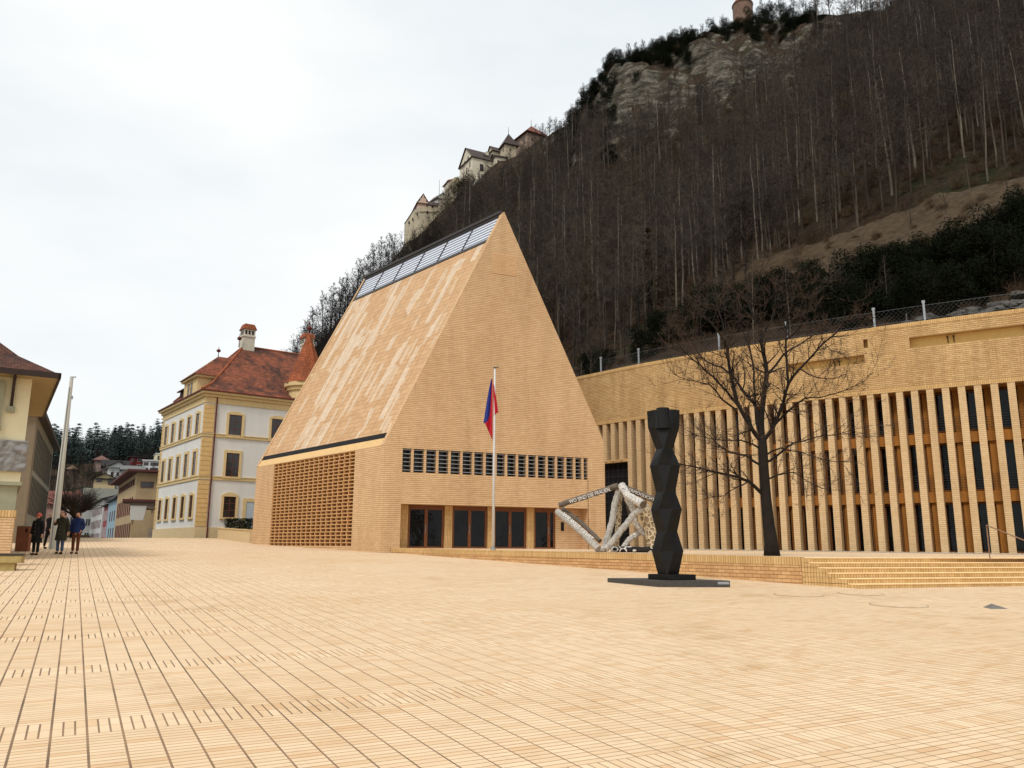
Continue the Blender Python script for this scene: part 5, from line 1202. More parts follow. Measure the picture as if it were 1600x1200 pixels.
# covers let into the paving
def cover(x, y, r, name, label, dark=False, n=28):
    d = at(x, y, 10) - Vector((0, 0, EYE)); k = (0 - EYE) / (d.z + .006 * d.x - .028 * d.y); c = Vector((0, 0, EYE)) + d * k
    o = bpy.data.objects.new(name, None); COL.objects.link(o); o.location = c; tag(o, label, 'cover', 'round service covers in the paving' if not dark else None)
    m = MB(); ring = lambda R, h: [(c.x + R * math.cos(t * 2 * math.pi / n), c.y + R * math.sin(t * 2 * math.pi / n), G(c.x + R * math.cos(t * 2 * math.pi / n), c.y + R * math.sin(t * 2 * math.pi / n)) + h) for t in range(n)]
    a, b = ring(r, .004), ring(r - .018, .004)
    for i in range(n): m.quad(a[i], a[(i + 1) % n], b[(i + 1) % n], b[i])
    m.build('rim', M_darkmetal, o, fix=True)
    m = MB(); m.quad(*ring(r - .018, .005)); m.build('lid', M_darkmetal if dark else M_paving, o, fix=True)
cover(1404, 945.5, .62, 'service_cover', 'brick filled round cover in the paving, nearest to the viewer at right')
cover(1248, 929.5, .62, 'service_cover', 'brick filled round cover in the paving between black column and steps')
cover(1345, 927.5, .58, 'service_cover', 'brick filled round cover in the paving just below the lowest step corner')
p = at(1560, 934, 21.5); p.z = G(p.x, p.y); dc = thing('metal_wedge', p, 'small flat grey metal marker lying on the paving at far right', 'marker')
f = Fr(p, 80); m = MB(); m.quad(f(-.2, 0, .0), f(.22, 0, .0), f(.02, .25, .1)); m.quad(f(-.2, 0, 0), f(.02, .25, .1), f(-.12, .4, .0)); m.quad(f(.22, 0, 0), f(.2, .4, 0), f(.02, .25, .1)); m.quad(f(-.12, .4, 0), f(.02, .25, .1), f(.2, .4, 0)); m.build('plate', plain('dull_plate', rgb(112, 108, 100)), dc, fix=True)

# ================================================================ PEOPLE
M_skin = plain('skin', rgb(206, 156, 128), var=.05); M_hairb = plain('dark_hair', rgb(48, 34, 26), var=.1)
def skin_obj(name, V, E_, R, mat, parent, sub=1, smooth=True):
    me = bpy.data.meshes.new(name); me.from_pydata([tuple(v) for v in V], E_, []); o = bpy.data.objects.new(name, me); COL.objects.link(o); o.parent = parent
    sk = o.modifiers.new('skin', 'SKIN'); sk.use_smooth_shade = smooth
    if not me.skin_vertices: 
        bpy.context.view_layer.objects.active = o
    sv = me.skin_vertices[0].data
    for i, r in enumerate(R): sv[i].radius = r if hasattr(r, '__len__') else (r, r); sv[i].use_root = (i == 0)
    if sub: s = o.modifiers.new('sub', 'SUBSURF'); s.levels = sub; s.render_levels = sub
    me.materials.append(mat); return o
def person(px, py, r, H, face, label, coat, legs, shoes, hat=None, hair=None, coat_len=.5, hood=None, arms=None, stride=.1, female=False, beard=None):
    "figure of height H; face = direction it looks to, degrees clockwise from +Y"
    p = at(px, py, r); p.z = G(p.x, p.y); root = thing('person', p, label, 'person', None); root.rotation_euler.z = -math.radians(face - 180)
    k = H / 1.75
    def J(x, y, z): return Vector((x, y, z)) * k       # local: looks to -Y
    hip, wst, chs, nk, hd0, hd1 = J(0, 0, .95), J(0, 0, 1.12), J(0, -.01, 1.34), J(0, -.01, 1.50), J(0, -.02, 1.58), J(0, -.015, 1.68)
    st_ = stride
    aL = arms[0] if arms else [(.24, .0, 1.12), (.25, -.06, .86)]; aR = arms[1] if arms else [(-.24, .0, 1.12), (-.25, -.06, .86)]
    V = [hip, wst, chs, nk, hd0, hd1, J(.19, 0, 1.42), J(*aL[0]), J(*aL[1]), J(-.19, 0, 1.42), J(*aR[0]), J(*aR[1]),
         J(.10, 0, .88), J(.115, -st_, .50), J(.115, st_ * -.6, .09), J(.12, -st_ - .12, .035), J(-.10, 0, .88), J(-.115, st_ * .5, .50), J(-.115, st_, .10), J(-.12, st_ - .12, .035)]
    Ed = [(0, 1), (1, 2), (2, 3), (3, 4), (4, 5), (2, 6), (6, 7), (7, 8), (2, 9), (9, 10), (10, 11), (0, 12), (12, 13), (13, 14), (14, 15), (0, 16), (16, 17), (17, 18), (18, 19)]
    R = [.13, .12, .13, .055, .078, .085, .055, .042, .03, .055, .042, .03, .085, .055, .034, .012, .085, .055, .034, .012]
    # hands: palm and five fingers each
    for h, sgn in ((8, 1), (11, -1)):
        w_ = V[h] / k; dv = (V[h] - V[h - 1]).normalized(); pm = V[h] + dv * .07 * k; n0 = len(V); V.append(pm); Ed.append((h, n0)); R.append((.035, .02))
        for q_, (off, ln) in enumerate(((-.03, .065), (-.01, .075), (.01, .07), (.03, .055))):
            a = len(V); V.append(pm + Vector((0, off, 0)) * k + dv * .02 * k); V.append(pm + Vector((-.01 * sgn, off, 0)) * k + dv * ln * k); Ed += [(n0, a), (a, a + 1)]; R += [.010, .008]
        a = len(V); V.append(V[h] + Vector((0, -.045, 0)) * k + dv * .05 * k); Ed.append((h, a)); R.append(.011)
    body = skin_obj('body', V, Ed, [tuple(np.array(x) * k) if hasattr(x, '__len__') else x * k for x in R], M_skin, root, 1)
    # face features
    hc = J(0, -.02, 1.64)
    def add(name, mb, mat): mb_o = mb.build(name, mat, None); mb_o.parent = root; return mb_o
    m = MB(); m.lathe(Vector((0, 0, 0)), [(.02, -.125), (.062, -.09), (.082, -.03), (.086, .03), (.07, .08), (.02, .105)], 12); m.v = [(x * k + hc.x, y * 1.15 * k + hc.y, z * k + hc.z) for x, y, z in m.v]; m.prism([hc + J(-.016, -.085, -.03), hc + J(.016, -.085, -.03), hc + J(0, -.128, -.025)], [hc + J(-.006, -.09, .02), hc + J(.006, -.09, .02), hc + J(0, -.1, .02)])
    for sx in (-1, 1): m.lathe(hc + J(sx * .085, 0, -.01), [(.004, -.03), (.014, 0), (.004, .03)], 6)
    m.mi = 0; add('head', m, M_skin)
    m = MB()
    for sx in (-1, 1): m.box(Fr(hc, 90), sx * .033 * k - .012, sx * .033 * k + .012, -.098 * k, -.085 * k, .008 * k, .022 * k)
    add('eyes', m, M_black)
    m = MB(); m.box(Fr(hc, 90), -.025, .025, -.095 * k, -.08 * k, -.062 * k, -.05 * k); add('mouth', m, plain('lips', rgb(150, 84, 76)) if 'lips' not in bpy.data.materials else bpy.data.materials['lips'])
    if hair:
        m = MB(); lw = .16 if female else .03; m.lathe(Vector((0, 0, 0)), [(.09, -lw), (.098, -.02), (.099, .04), (.08, .095), (.02, .118)], 12); m.v = [(x * k + hc.x, y * 1.12 * k + hc.y + .03 * k, z * k + hc.z) for x, y, z in m.v]; add('hair', m, hair)
    if beard: m = MB(); m.lathe(hc + J(0, -.05, -.1), [(.02, -.04), (.055, 0), (.05, .05)], 8); add('beard', m, beard)
    if hat:
        m = MB(); m.lathe(Vector((0, 0, 0)), [(.108, .0), (.112, .03), (.104, .08), (.07, .13), (.03, .15), (.03, .17)], 12); m.v = [(x * k + hc.x, y * 1.1 * k + hc.y + .01 * k, z * k + hc.z + .02 * k) for x, y, z in m.v]; add('hat', m, hat)
    # clothes
    cl = coat_len; zc = .95 - cl
    cv = [J(0, 0, 1.12), J(0, -.01, 1.36), J(0, 0, 1.475), J(.2, 0, 1.43), J(*aL[0]), J(*aL[1]), J(-.2, 0, 1.43), J(*aR[0]), J(*aR[1])]
    cE = [(0, 1), (1, 2), (1, 3), (3, 4), (4, 5), (1, 6), (6, 7), (7, 8)]; cR = [(.2, .15), (.2, .15), (.09, .08), .085, .07, .058, .085, .07, .058]
    skin_obj('coat', cv, cE, [tuple(np.array(x) * k) if hasattr(x, '__len__') else x * k for x in cR], coat, root, 1)
    m = MB(); rings = []
    for z, a, b in ((1.30, .19, .14), (1.12, .185, .145), (.98, .205, .16), (.95 - cl * .55, .225, .175), (zc, .24, .185)):
        rings.append([J(a * math.cos(t * math.pi / 8), b * math.sin(t * math.pi / 8), z + (.012 * math.sin(t * 2.3))) for t in range(16)])
    for a, b in zip(rings[:-1], rings[1:]): m.prism(b, a, cap=False)
    m.quad(*rings[-1][::-1]); add('coat_skirt', m, coat)
    m = MB(); m.lathe(Vector((0, 0, 0)), [(.10, 1.42), (.115, 1.47), (.095, 1.53), (.075, 1.535)], 12); m.v = [(x * k, y * k - .01, z * k) for x, y, z in m.v]; add('collar', m, hood or coat)
    if coat_len > .2:
        m = MB()
        for z in (1.3, 1.15, 1.0, .85): m.box(ID, -.012, .012, -.185 * k, -.16 * k, z * k, (z + .022) * k)
        add('buttons', m, M_greymetal)
    lR = [.10, .10, .075, .062]
    for nm, ii in (('trouser_leg', (0, 12, 13, 14)), ('trouser_leg', (0, 16, 17, 18))):
        skin_obj(nm, [V[i] for i in ii], [(0, 1), (1, 2), (2, 3)], [x * k for x in lR], legs, root, 1)
    for a, b in ((14, 15), (18, 19)):
        v1 = V[a] + Vector((0, .03, -.045)) * k; v2 = V[b] + Vector((0, -.05, .0)) * k; skin_obj('shoe', [v1, v2], [(0, 1)], [(.062 * k, .06 * k), (.058 * k, .042 * k)], shoes, root, 1)
    return root
K_black = plain('black_wool', rgb(26, 25, 28), var=.2, scale=8); K_green = plain('dark_olive_cloth', rgb(50, 48, 36), var=.2, scale=8); K_blue = plain('navy_cloth', rgb(30, 46, 92), var=.25, scale=8); K_jeans = plain('blue_denim', rgb(74, 88, 122), var=.2, scale=8); K_brown = plain('rust_trousers', rgb(104, 58, 38), var=.15, scale=8); K_coral = plain('coral_wool', rgb(196, 98, 82), var=.1, scale=20); K_shoe = plain('dark_shoe', rgb(30, 26, 26))
hang = [[(.25, .01, 1.14), (.27, -.05, .88)], [(-.25, .01, 1.14), (-.27, -.05, .88)]]
R_ = lambda y: None
person(53.5, 875.5, 45.3, 1.90, 188, 'person in a black buttoned coat and coral red knitted hat', K_black, K_black, K_shoe, hat=K_coral, hair=M_hairb, coat_len=.42, arms=hang, female=True, stride=.03)
person(73.5, 864, 54.5, 2.02, 100, 'person in black walking behind the white mast, turned sideways', K_black, K_black, K_shoe, hair=plain('grey_hair', rgb(140, 126, 112)), coat_len=.1, arms=[[(.2, .08, 1.14), (.2, .02, .9)], [(-.2, -.06, 1.14), (-.2, -.16, .93)]], stride=.12)
person(91.5, 873.5, 46.3, 2.02, 178, 'person in a long dark green parka and blue jeans', K_green, K_jeans, K_shoe, hair=M_hairb, hood=K_green, coat_len=.38, arms=[[(.24, .05, 1.15), (.27, .0, .9)], [(-.3, -.02, 1.2), (-.2, -.2, 1.33)]], stride=.06, beard=M_hairb)
person(115.5, 873, 46.6, 2.02, 176, 'person in a navy blue jacket and rust brown trousers', K_blue, K_brown, plain('brown_shoe', rgb(96, 66, 50)), hair=M_hairb, hood=K_blue, coat_len=.06, arms=[[(.27, .04, 1.15), (.2, -.05, .97)], [(-.27, .04, 1.15), (-.28, -.04, .92)]], stride=.05, beard=M_hairb)

# ================================================================ TREES
def limb_tree(seed, H, bole, spread, nb, twig=.02, up_=.5, tr=.16, subs=5, tw=5, k=4, droop=0.0):
    "trunk mesh and crown mesh of a leafless tree standing at the origin"
    r = random.Random(seed); T_, C_ = MB(), MB()
    pts, x, y = [], 0, 0; lx, ly = r.uniform(-.006, .006), r.uniform(-.006, .006)
    for i in range(9):
        pts.append(Vector((x, y, H * .92 * i / 8))); x += (r.uniform(-.006, .006) + lx) * H; y += (r.uniform(-.006, .006) + ly) * H
    T_.tube([pts[0] + Vector((0, 0, -.6))] + pts, [tr * 1.25] + [tr * (1 - .85 * i / 8) for i in range(9)], 6)
    def tpos(t): i = min(7, int(t * 8)); return pts[i].lerp(pts[i + 1], t * 8 - i)
    for b in range(nb):
        t = bole + (1 - bole) * (b + r.random()) / nb; o = tpos(min(t, .999)); a = b * 2.4 + r.uniform(-.5, .5)
        L = spread * H * (1.15 - t) * r.uniform(.6, 1.2) * 1.3; el = up_ + r.uniform(-.2, .35); d = Vector((math.cos(a) * math.cos(el), math.sin(a) * math.cos(el), math.sin(el)))
        q = [o]; dd = d.copy()
        for i in range(3): dd = (dd + Vector([r.uniform(-.22, .22) for _ in range(3)]) + Vector((0, 0, .16 - droop))).normalized(); q.append(q[-1] + dd * L / 3)
        br = max(.02, tr * (1.1 - t) * .42); C_.tube(q, [br, br * .7, br * .45, br * .2], k, cap=False)
        for s in range(subs):
            u = .25 + .75 * (s + r.random()) / subs; j = min(2, int(u * 3)); o2 = q[j].lerp(q[j + 1], u * 3 - j)
            d2 = (dd * .6 + Vector([r.uniform(-1, 1) for _ in range(3)]) + Vector((0, 0, .35 - droop))).normalized(); L2 = L * r.uniform(.28, .5)
            q2 = [o2, o2 + d2 * L2 * .5, o2 + (d2 + Vector([r.uniform(-.25, .25) for _ in range(3)])).normalized() * L2]
            C_.tube(q2, [br * .35 + .006, br * .25 + .004, .006], 3, cap=False)
            for w__ in range(tw):
                v = r.random(); o3 = q2[0].lerp(q2[2], .2 + .8 * v); d3 = (d2 * .7 + Vector([r.uniform(-1, 1) for _ in range(3)]) + Vector((0, 0, .25))).normalized(); L3 = L2 * r.uniform(.35, .8)
                e = o3 + d3 * L3; sd2 = Vector((r.uniform(-1, 1), r.uniform(-1, 1), r.uniform(-1, 1))).normalized() * twig
                C_.quad(o3 - sd2, o3 + sd2, e)
                if w__ % 2 == 0:
                    d4 = (d3 + Vector([r.uniform(-.7, .7) for _ in range(3)])).normalized(); mid = o3.lerp(e, .5); C_.quad(mid - sd2 * .8, mid + sd2 * .8, mid + d4 * L3 * .6)
    return T_, C_
def conifer(seed, H, R, tiers, per=7, leaf=.5, base=.08):
    r = random.Random(seed); T_, C_ = MB(), MB(); T_.tube([(0, 0, -.8), (0, 0, H * .5), (0, 0, H * .97)], [H * .016, H * .010, .02], 6)
    for i in range(tiers):
        t = base + (1 - base) * (i + r.random() * .6) / tiers; z = H * t; rad = R * (1 - t) ** .8 * r.uniform(.75, 1.15) + .12
        for j in range(per):
            a = j * 6.283 / per + i * 1.1 + r.uniform(-.3, .3); n = max(2, int(rad / leaf * 1.6))
            L = rad * r.uniform(.65, 1.1)
            for q in range(n):
                f = (q + .6) / n * L; c = Vector((math.cos(a) * f, math.sin(a) * f, z - .22 * f + r.uniform(-.1, .1)))
                for _ in range(2):
                    d = Vector((math.cos(a + r.uniform(-1.1, 1.1)), math.sin(a + r.uniform(-1.1, 1.1)), r.uniform(-.55, .15))) * leaf * r.uniform(.6, 1.2); s = Vector((-d.y, d.x, r.uniform(-.3, .3))).normalized() * leaf * .28
                    C_.quad(c - s, c + d, c + s)
    return T_, C_
def leafball(seed, R, H, n, leaf):
    r = random.Random(seed); T_, C_ = MB(), MB(); T_.tube([(0, 0, -.5), (.1, 0, H * .5), (0, .1, H * .85)], [.14, .09, .03], 5)
    cl = [Vector((r.uniform(-1, 1) * R * .7, r.uniform(-1, 1) * R * .7, H * r.uniform(.12, .85))) for _ in range(14)]
    for i in range(n):
        c = cl[i % 14]; d = Vector([r.gauss(0, 1) for _ in range(3)]).normalized() * R * .45 * r.uniform(.5, 1.05); p = c + d
        a = Vector([r.gauss(0, 1) for _ in range(3)]).normalized() * leaf; b = Vector([r.gauss(0, 1) for _ in range(3)]).normalized() * leaf * .6
        C_.quad(p - a, p + b, p + a)
    return T_, C_
def variant(TC, name, tm, cm):
    return (TC[0].mesh(name + '_trunk', tm, uv=False), TC[1].mesh(name + '_crown', cm, uv=False))
VB = [variant(limb_tree(10 + i, 19, .26 + .07 * (i % 4), .20, 26, .02, tr=.13 + .025 * (i % 3), subs=6, tw=7), 'forest%d' % i, M_bark, M_twig) for i in range(4)]
VS = [variant(limb_tree(30 + i, 11, .18, .26, 20, .022, .65, tr=.11, subs=6, tw=6), 'small%d' % i, M_twig2, M_twig2) for i in range(3)]
VK = [variant(limb_tree(40 + i, 11, .16, .27, 24, .034, .7, tr=.15, subs=7, tw=7), 'ridge%d' % i, M_twig2, M_twig2) for i in range(3)]
VC = [variant(conifer(50 + i, 20, 3.4 + .4 * i, 30, 8, .62), 'conifer%d' % i, M_barkdark, M_needle) for i in range(3)]
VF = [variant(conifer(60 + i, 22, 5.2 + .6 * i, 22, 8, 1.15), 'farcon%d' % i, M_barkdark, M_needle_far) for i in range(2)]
VE = [variant(leafball(70 + i, 3.0, 6.5, 5200, .20), 'evergreen%d' % i, M_barkdark, M_needle) for i in range(2)]
VY = [variant(conifer(80, 13, 2.3, 18, 7, .42, .2), 'olive', M_bark, M_needle_y)]
def plant(V, p, s, rz, name, label, cat, group, tilt=0.0):
    root = bpy.data.objects.new(name, None); COL.objects.link(root); root.location = p; root.rotation_euler = (tilt, 0, rz); root.scale = (s, s, s); tag(root, label, cat, group)
    for nm, me in (('trunk', V[0]), ('crown', V[1])):
        o = bpy.data.objects.new(nm, me); COL.objects.link(o); o.parent = root
    return root
rnd = random.Random(77)
# --- leafless forest on the slope
cand = []
while len(cand) < 2100:
    az = rnd.uniform(-19.5, 46); r = math.sqrt(rnd.uniform(62 ** 2, 250 ** 2)); 
    lo_r = float(np.interp(az, [-20, -15, -8, 0, 4, 8, 14, 20, 46], [122, 108, 96, 90, 84, 78, 92, 104, 104])); hi_r = float(np.interp(az, [-20, -13, -9.5, -8, 0, 3, 5, 8, 46], [238, 246, 246, 236, 234, 226, 222, 217, 250]))
    if not lo_r < r < hi_r: continue
    if 6.5 < az < 22 and 208 < r < 232: continue
    if 6.5 < az < 21 and 150 < r < 232 and rnd.random() < .52: continue
    if -9.5 < az < 4 and r > 205 and rnd.random() < .5: continue       # thinner below the crag so that the rock shows
    cand.append((az, r))
cand.sort(key=lambda c: c[1])
def add_forest(az, r, group='leafless trees of the hillside wood'):
    p = on_hill(az, r); small = r > 215 or az < -6
    return p, small
n_ind = 0; rest = []
for az, r in cand:
    p = on_hill(az, r); small = (r > 200 and rnd.random() < .7) or az < -5
    sc_k = rnd.uniform(.7, 1.12) * (1.0 if not small else rnd.uniform(.9, 1.25)) * (.8 if r < 100 else 1)
    if n_ind < 225 and -19 < az < 36 and rnd.random() < .8:
        V = rnd.choice(VS if small or (r < 104 and rnd.random() < .6) else VB)
        plant(V, p, sc_k, rnd.uniform(0, 6.28), 'bare_tree', 'leafless grey brown forest tree standing in the hillside wood', 'tree', 'leafless trees of the hillside wood', rnd.uniform(-.05, .05)); n_ind += 1
    else: rest.append((p, sc_k, small))
def scatter(name, pts, variants, kind_label, cat, seed=1):
    "one object: copies of a few plants scattered over points with geometry nodes"
    me = bpy.data.meshes.new(name); me.from_pydata([tuple(p) for p, s in pts], [], []); a = me.attributes.new('sz', 'FLOAT', 'POINT'); a.data.foreach_set('value', [s for p, s in pts])
    rr = random.Random(seed); b = me.attributes.new('rz', 'FLOAT', 'POINT'); b.data.foreach_set('value', [rr.uniform(0, 6.28) for _ in pts]); c = me.attributes.new('vi', 'INT', 'POINT'); c.data.foreach_set('value', [rr.randrange(len(variants)) for _ in pts])
    o = bpy.data.objects.new(name, me); COL.objects.link(o)
    gt = bpy.data.node_groups.new(name, 'GeometryNodeTree'); gt.interface.new_socket('Geometry', in_out='INPUT', socket_type='NodeSocketGeometry'); gt.interface.new_socket('Geometry', in_out='OUTPUT', socket_type='NodeSocketGeometry')
    N = gt.nodes.new; Lk = gt.links.new; gi, go = N('NodeGroupInput'), N('NodeGroupOutput'); jn = N('GeometryNodeJoinGeometry')
    for v in reversed(variants):
        j2 = N('GeometryNodeJoinGeometry')
        for ob in v:
            oi = N('GeometryNodeObjectInfo'); oi.inputs['Object'].default_value = ob; Lk(oi.outputs['Geometry'], j2.inputs[0])
        g2 = N('GeometryNodeGeometryToInstance'); Lk(j2.outputs[0], g2.inputs[0]); Lk(g2.outputs[0], jn.inputs[0])
    ip = N('GeometryNodeInstanceOnPoints'); Lk(gi.outputs[0], ip.inputs['Points']); Lk(jn.outputs[0], ip.inputs['Instance']); ip.inputs['Pick Instance'].default_value = True
    def att(nm, ty):
        n = N('GeometryNodeInputNamedAttribute'); n.data_type = ty; n.inputs[0].default_value = nm; return n.outputs[0]
    Lk(att('vi', 'INT'), ip.inputs['Instance Index']); cx_ = N('ShaderNodeCombineXYZ'); Lk(att('rz', 'FLOAT'), cx_.inputs[2]); Lk(cx_.outputs[0], ip.inputs['Rotation']); Lk(att('sz', 'FLOAT'), ip.inputs['Scale'])
    Lk(ip.outputs[0], go.inputs[0]); md = o.modifiers.new('scatter', 'NODES'); md.node_group = gt
    return tag(o, kind_label, cat, kind='stuff')
def src(mesh_name):   # an already planted tree that uses this mesh
    for o in COL.objects:
        if o.type == 'MESH' and o.data.name == mesh_name: return o
vb = [(src('forest%d_trunk' % i), src('forest%d_crown' % i)) for i in range(4)]; vs = [(src('small%d_trunk' % i), src('small%d_crown' % i)) for i in range(3)]
scatter('hillside_wood', [(p, s) for p, s, sm in rest if not sm], [v for v in vb if v[0]], 'grey brown leafless wood covering the steep hillside', 'wood', 1)
scatter('ridge_thicket', [(p, s) for p, s, sm in rest if sm], [v for v in vs if v[0]], 'fine leafless thicket of small trees along the hillside', 'thicket', 2)
# --- trees standing out against the sky along the ridge
for (x, y, r, s) in [(428, 548, 240, .75), (445, 545, 238, .7), (462, 520, 240, 1.0), (478, 500, 243, 1.15), (492, 486, 240, 1.25), (506, 470, 246, 1.3), (520, 456, 243, 1.35), (533, 445, 247, 1.3), (546, 436, 245, 1.2), (560, 420, 250, 1.35), (572, 412, 248, 1.3), (584, 404, 252, 1.4), (596, 398, 250, 1.45), (607, 394, 253, 1.35), (617, 390, 251, 1.15),
                     (848, 208, 258, .7), (858, 204, 255, .85), (868, 200, 252, .8), (876, 192, 250, .7), (900, 160, 243, .7), (912, 148, 242, .85), (926, 140, 240, .7), (970, 112, 246, .95), (982, 104, 246, 1.05), (994, 100, 247, 1.0), (1006, 95, 248, 1.0), (1020, 86, 248, .9), (1034, 78, 248, .85), (1050, 68, 250, .8), (1066, 60, 250, .95), (1080, 54, 250, .9), (1096, 46, 252, .95), (1112, 38, 253, .9), (1128, 32, 255, .85), (1190, 22, 254, .9), (1204, 20, 255, .95), (1220, 18, 256, 1.0), (1238, 16, 256, 1.0), (1256, 14, 256, 1.05), (1275, 10, 257, 1.1), (1295, 8, 257, 1.2)]:
    q = at(x, y, r); az = math.degrees(math.atan2(q.x, q.y)); plant(rnd.choice(VK), on_hill(az, r), s * (1.12 if x < 640 else .95), rnd.uniform(0, 6.28), 'ridge_tree', 'leafless tree standing out against the sky along the ridge', 'tree', 'leafless trees on the skyline')
# --- evergreens on the crag edge and under the castle
for (x, y, r, s) in [(868, 222, 236, .9), (880, 205, 236, 1.0), (894, 190, 234, 1.05), (903, 170, 236, 1.0), (916, 158, 236, .95), (908, 200, 228, .9), (890, 225, 228, .9), (930, 148, 238, .9), (946, 136, 238, .8), (960, 130, 238, .8), (1010, 118, 236, .8), (1030, 108, 238, .9), (1056, 98, 238, .9), (1080, 90, 238, .9), (1110, 80, 240, 1.0), (1140, 66, 242, 1.0), (1170, 60, 244, 1.0), (1200, 50, 246, 1.1), (1230, 46, 246, 1.1), (1075, 120, 228, .7), (1040, 150, 226, .7), (1000, 190, 222, .7), (1180, 84, 236, .9), (1250, 60, 242, 1.0)]:
    q = at(x, y, r); az = math.degrees(math.atan2(q.x, q.y)); plant(rnd.choice(VE), on_hill(az, r, -.8), s, rnd.uniform(0, 6.28), 'ivy_evergreen', 'dark evergreen bush growing along the edge of the rocky crag', 'bush', 'dark evergreens along the crag')
def lone(V, x, r, s, name, label): q = at(x, 300, r); az = math.degrees(math.atan2(q.x, q.y)); return plant(V, on_hill(az, r, -.5), s, 1.0, name, label, 'tree', None)
q = at(727, 322, 257); az = math.degrees(math.atan2(q.x, q.y)); plant(VE[1], on_hill(az, 257, -1.2), 1.5, 1.0, 'castle_conifer', 'dense dark conifer standing in front of the castle residence', 'tree', None)
lone(VC[1], 951, 240, .36, 'crag_conifer', 'dark conifer rising against the sky above the left end of the crag')
lone(VY[0], 1010, 103, 1.0, 'olive_conifer', 'thin olive green conifer alone in the brown leafless wood')
# --- dark evergreen belt above the long building
for i in range(64):
    az = 13.5 + 22.5 * (i + rnd.random()) / 64; r = rnd.uniform(63, 72) + float(np.interp(az, [13, 20, 26], [15, 9, 1])); s = rnd.uniform(.75, 1.25) * float(np.interp(az, [13, 18, 24, 30, 36], [.6, .66, .68, .6, .56]))
    plant(rnd.choice(VE), on_hill(az, r, -.4), s, rnd.uniform(0, 6.28), 'evergreen_shrub', 'near black evergreen in the dark belt above the long brick wall', 'bush', 'dark evergreens above the long building')
for (az, r, s) in ((6.5, 84, .35), (9.2, 80, .42), (10.5, 82, .5), (5.4, 88, .4), (12.2, 80, .45)): plant(VE[0], on_hill(az, r, -.3), s * 1.4, rnd.uniform(0, 6.28), 'evergreen_shrub', 'low dark evergreen behind the wire fence left of the big bare tree', 'bush', 'low evergreens behind the fence')
# pale slim saplings in front of the dark belt
for (az, r, s) in ((4.9, 79, .8), (5.6, 77, .95), (6.4, 76, .8), (8.4, 75, .6), (11.2, 74, .7), (13.4, 74, .8), (15.2, 72, .8), (17.0, 72, .85), (19.4, 71, .7), (22.4, 68, .75), (25.6, 68, .5), (29.5, 88, .6), (31.0, 90, .6), (27.4, 90, .5), (33.0, 89, .55)):
    plant(VB[rnd.randrange(4)], on_hill(az, r), s * .55, rnd.uniform(0, 6.28), 'pale_sapling', 'slim pale sapling standing before the dark evergreens', 'tree', 'pale saplings above the wall')
# boulders above the right end of the wall
M_rock = plain('grey_boulder', rgb(80, 76, 70), var=.5, scale=.9, bump=.5)
for i in range(44):
    az = rnd.uniform(26, 36) if i < 36 else rnd.uniform(19, 26); r = rnd.uniform(59.5, 64); c = on_hill(az, r, .0); rad = rnd.uniform(.25, .8)
    bm = bmesh.new(); bmesh.ops.create_icosphere(bm, subdivisions=3, radius=rad)
    for v in bm.verts: v.co += v.co.normalized() * (noise.noise(v.co * 1.4 + Vector((i * 3, 0, 0))) * rad * .6 + noise.noise(v.co * 4) * rad * .25); v.co.z *= .6; v.co.x *= 1.4
    me = bpy.data.meshes.new('boulder'); bm.to_mesh(me); bm.free(); me.materials.append(M_rock); o = bpy.data.objects.new('boulder', me); COL.objects.link(o); o.location = c; o.rotation_euler.z = rnd.uniform(0, 3); tag(o, 'grey boulder lying on the slope just above the brick wall', 'rock', 'boulders above the wall')
# dry grassy bank above the evergreens
m = MB(); n1_, n2_ = 90, 14
for i in range(n1_ + 1):
    az = 12.8 + 27 * i / n1_
    for j in range(n2_ + 1):
        r = float(np.interp(az, [12, 17, 23, 29, 40], [100, 94, 85, 80, 79])) + (float(np.interp(az, [12, 17, 23, 29, 34, 45], [114, 107, 100, 95.5, 93.5, 95])) + .8 * noise.noise(Vector((az * .8, 0, 0))) - float(np.interp(az, [12, 17, 23, 29, 40], [100, 94, 85, 80, 79]))) * j / n2_
        q = on_hill(az, r, .05 + .5 * (j / n2_) ** 2 + .25 * noise.noise(Vector((az * 1.3, r * .4, 0)))); m.v.append(tuple(q))
for i in range(n1_):
    for j in range(n2_): a = i * (n2_ + 1) + j; m.f.append((a, a + n2_ + 1, a + n2_ + 2, a + 1)); m.m.append(0)
tag(m.build('grassy_bank', plain('dry_grass', rgb(70, 58, 44), var=.5, scale=1.3, bump=.8, spec=.05), uv=False, smooth=True), kind='structure')
# cut wooden stakes on the slope
for (az, r) in ((26.6, 64.5), (27.3, 65), (28.9, 65.5), (30.1, 64.8), (32.8, 65), (33.6, 65)):
    p = on_hill(az, r); m = MB(); h_ = rnd.uniform(.7, 1.5); m.tube([p, p + Vector((.05, 0, h_))], [.06, .05], 6); tag(m.build('wooden_stake', M_bark, origin=p), 'short pale wooden stake on the slope below the dark evergreens', 'stake', 'wooden stakes on the slope')
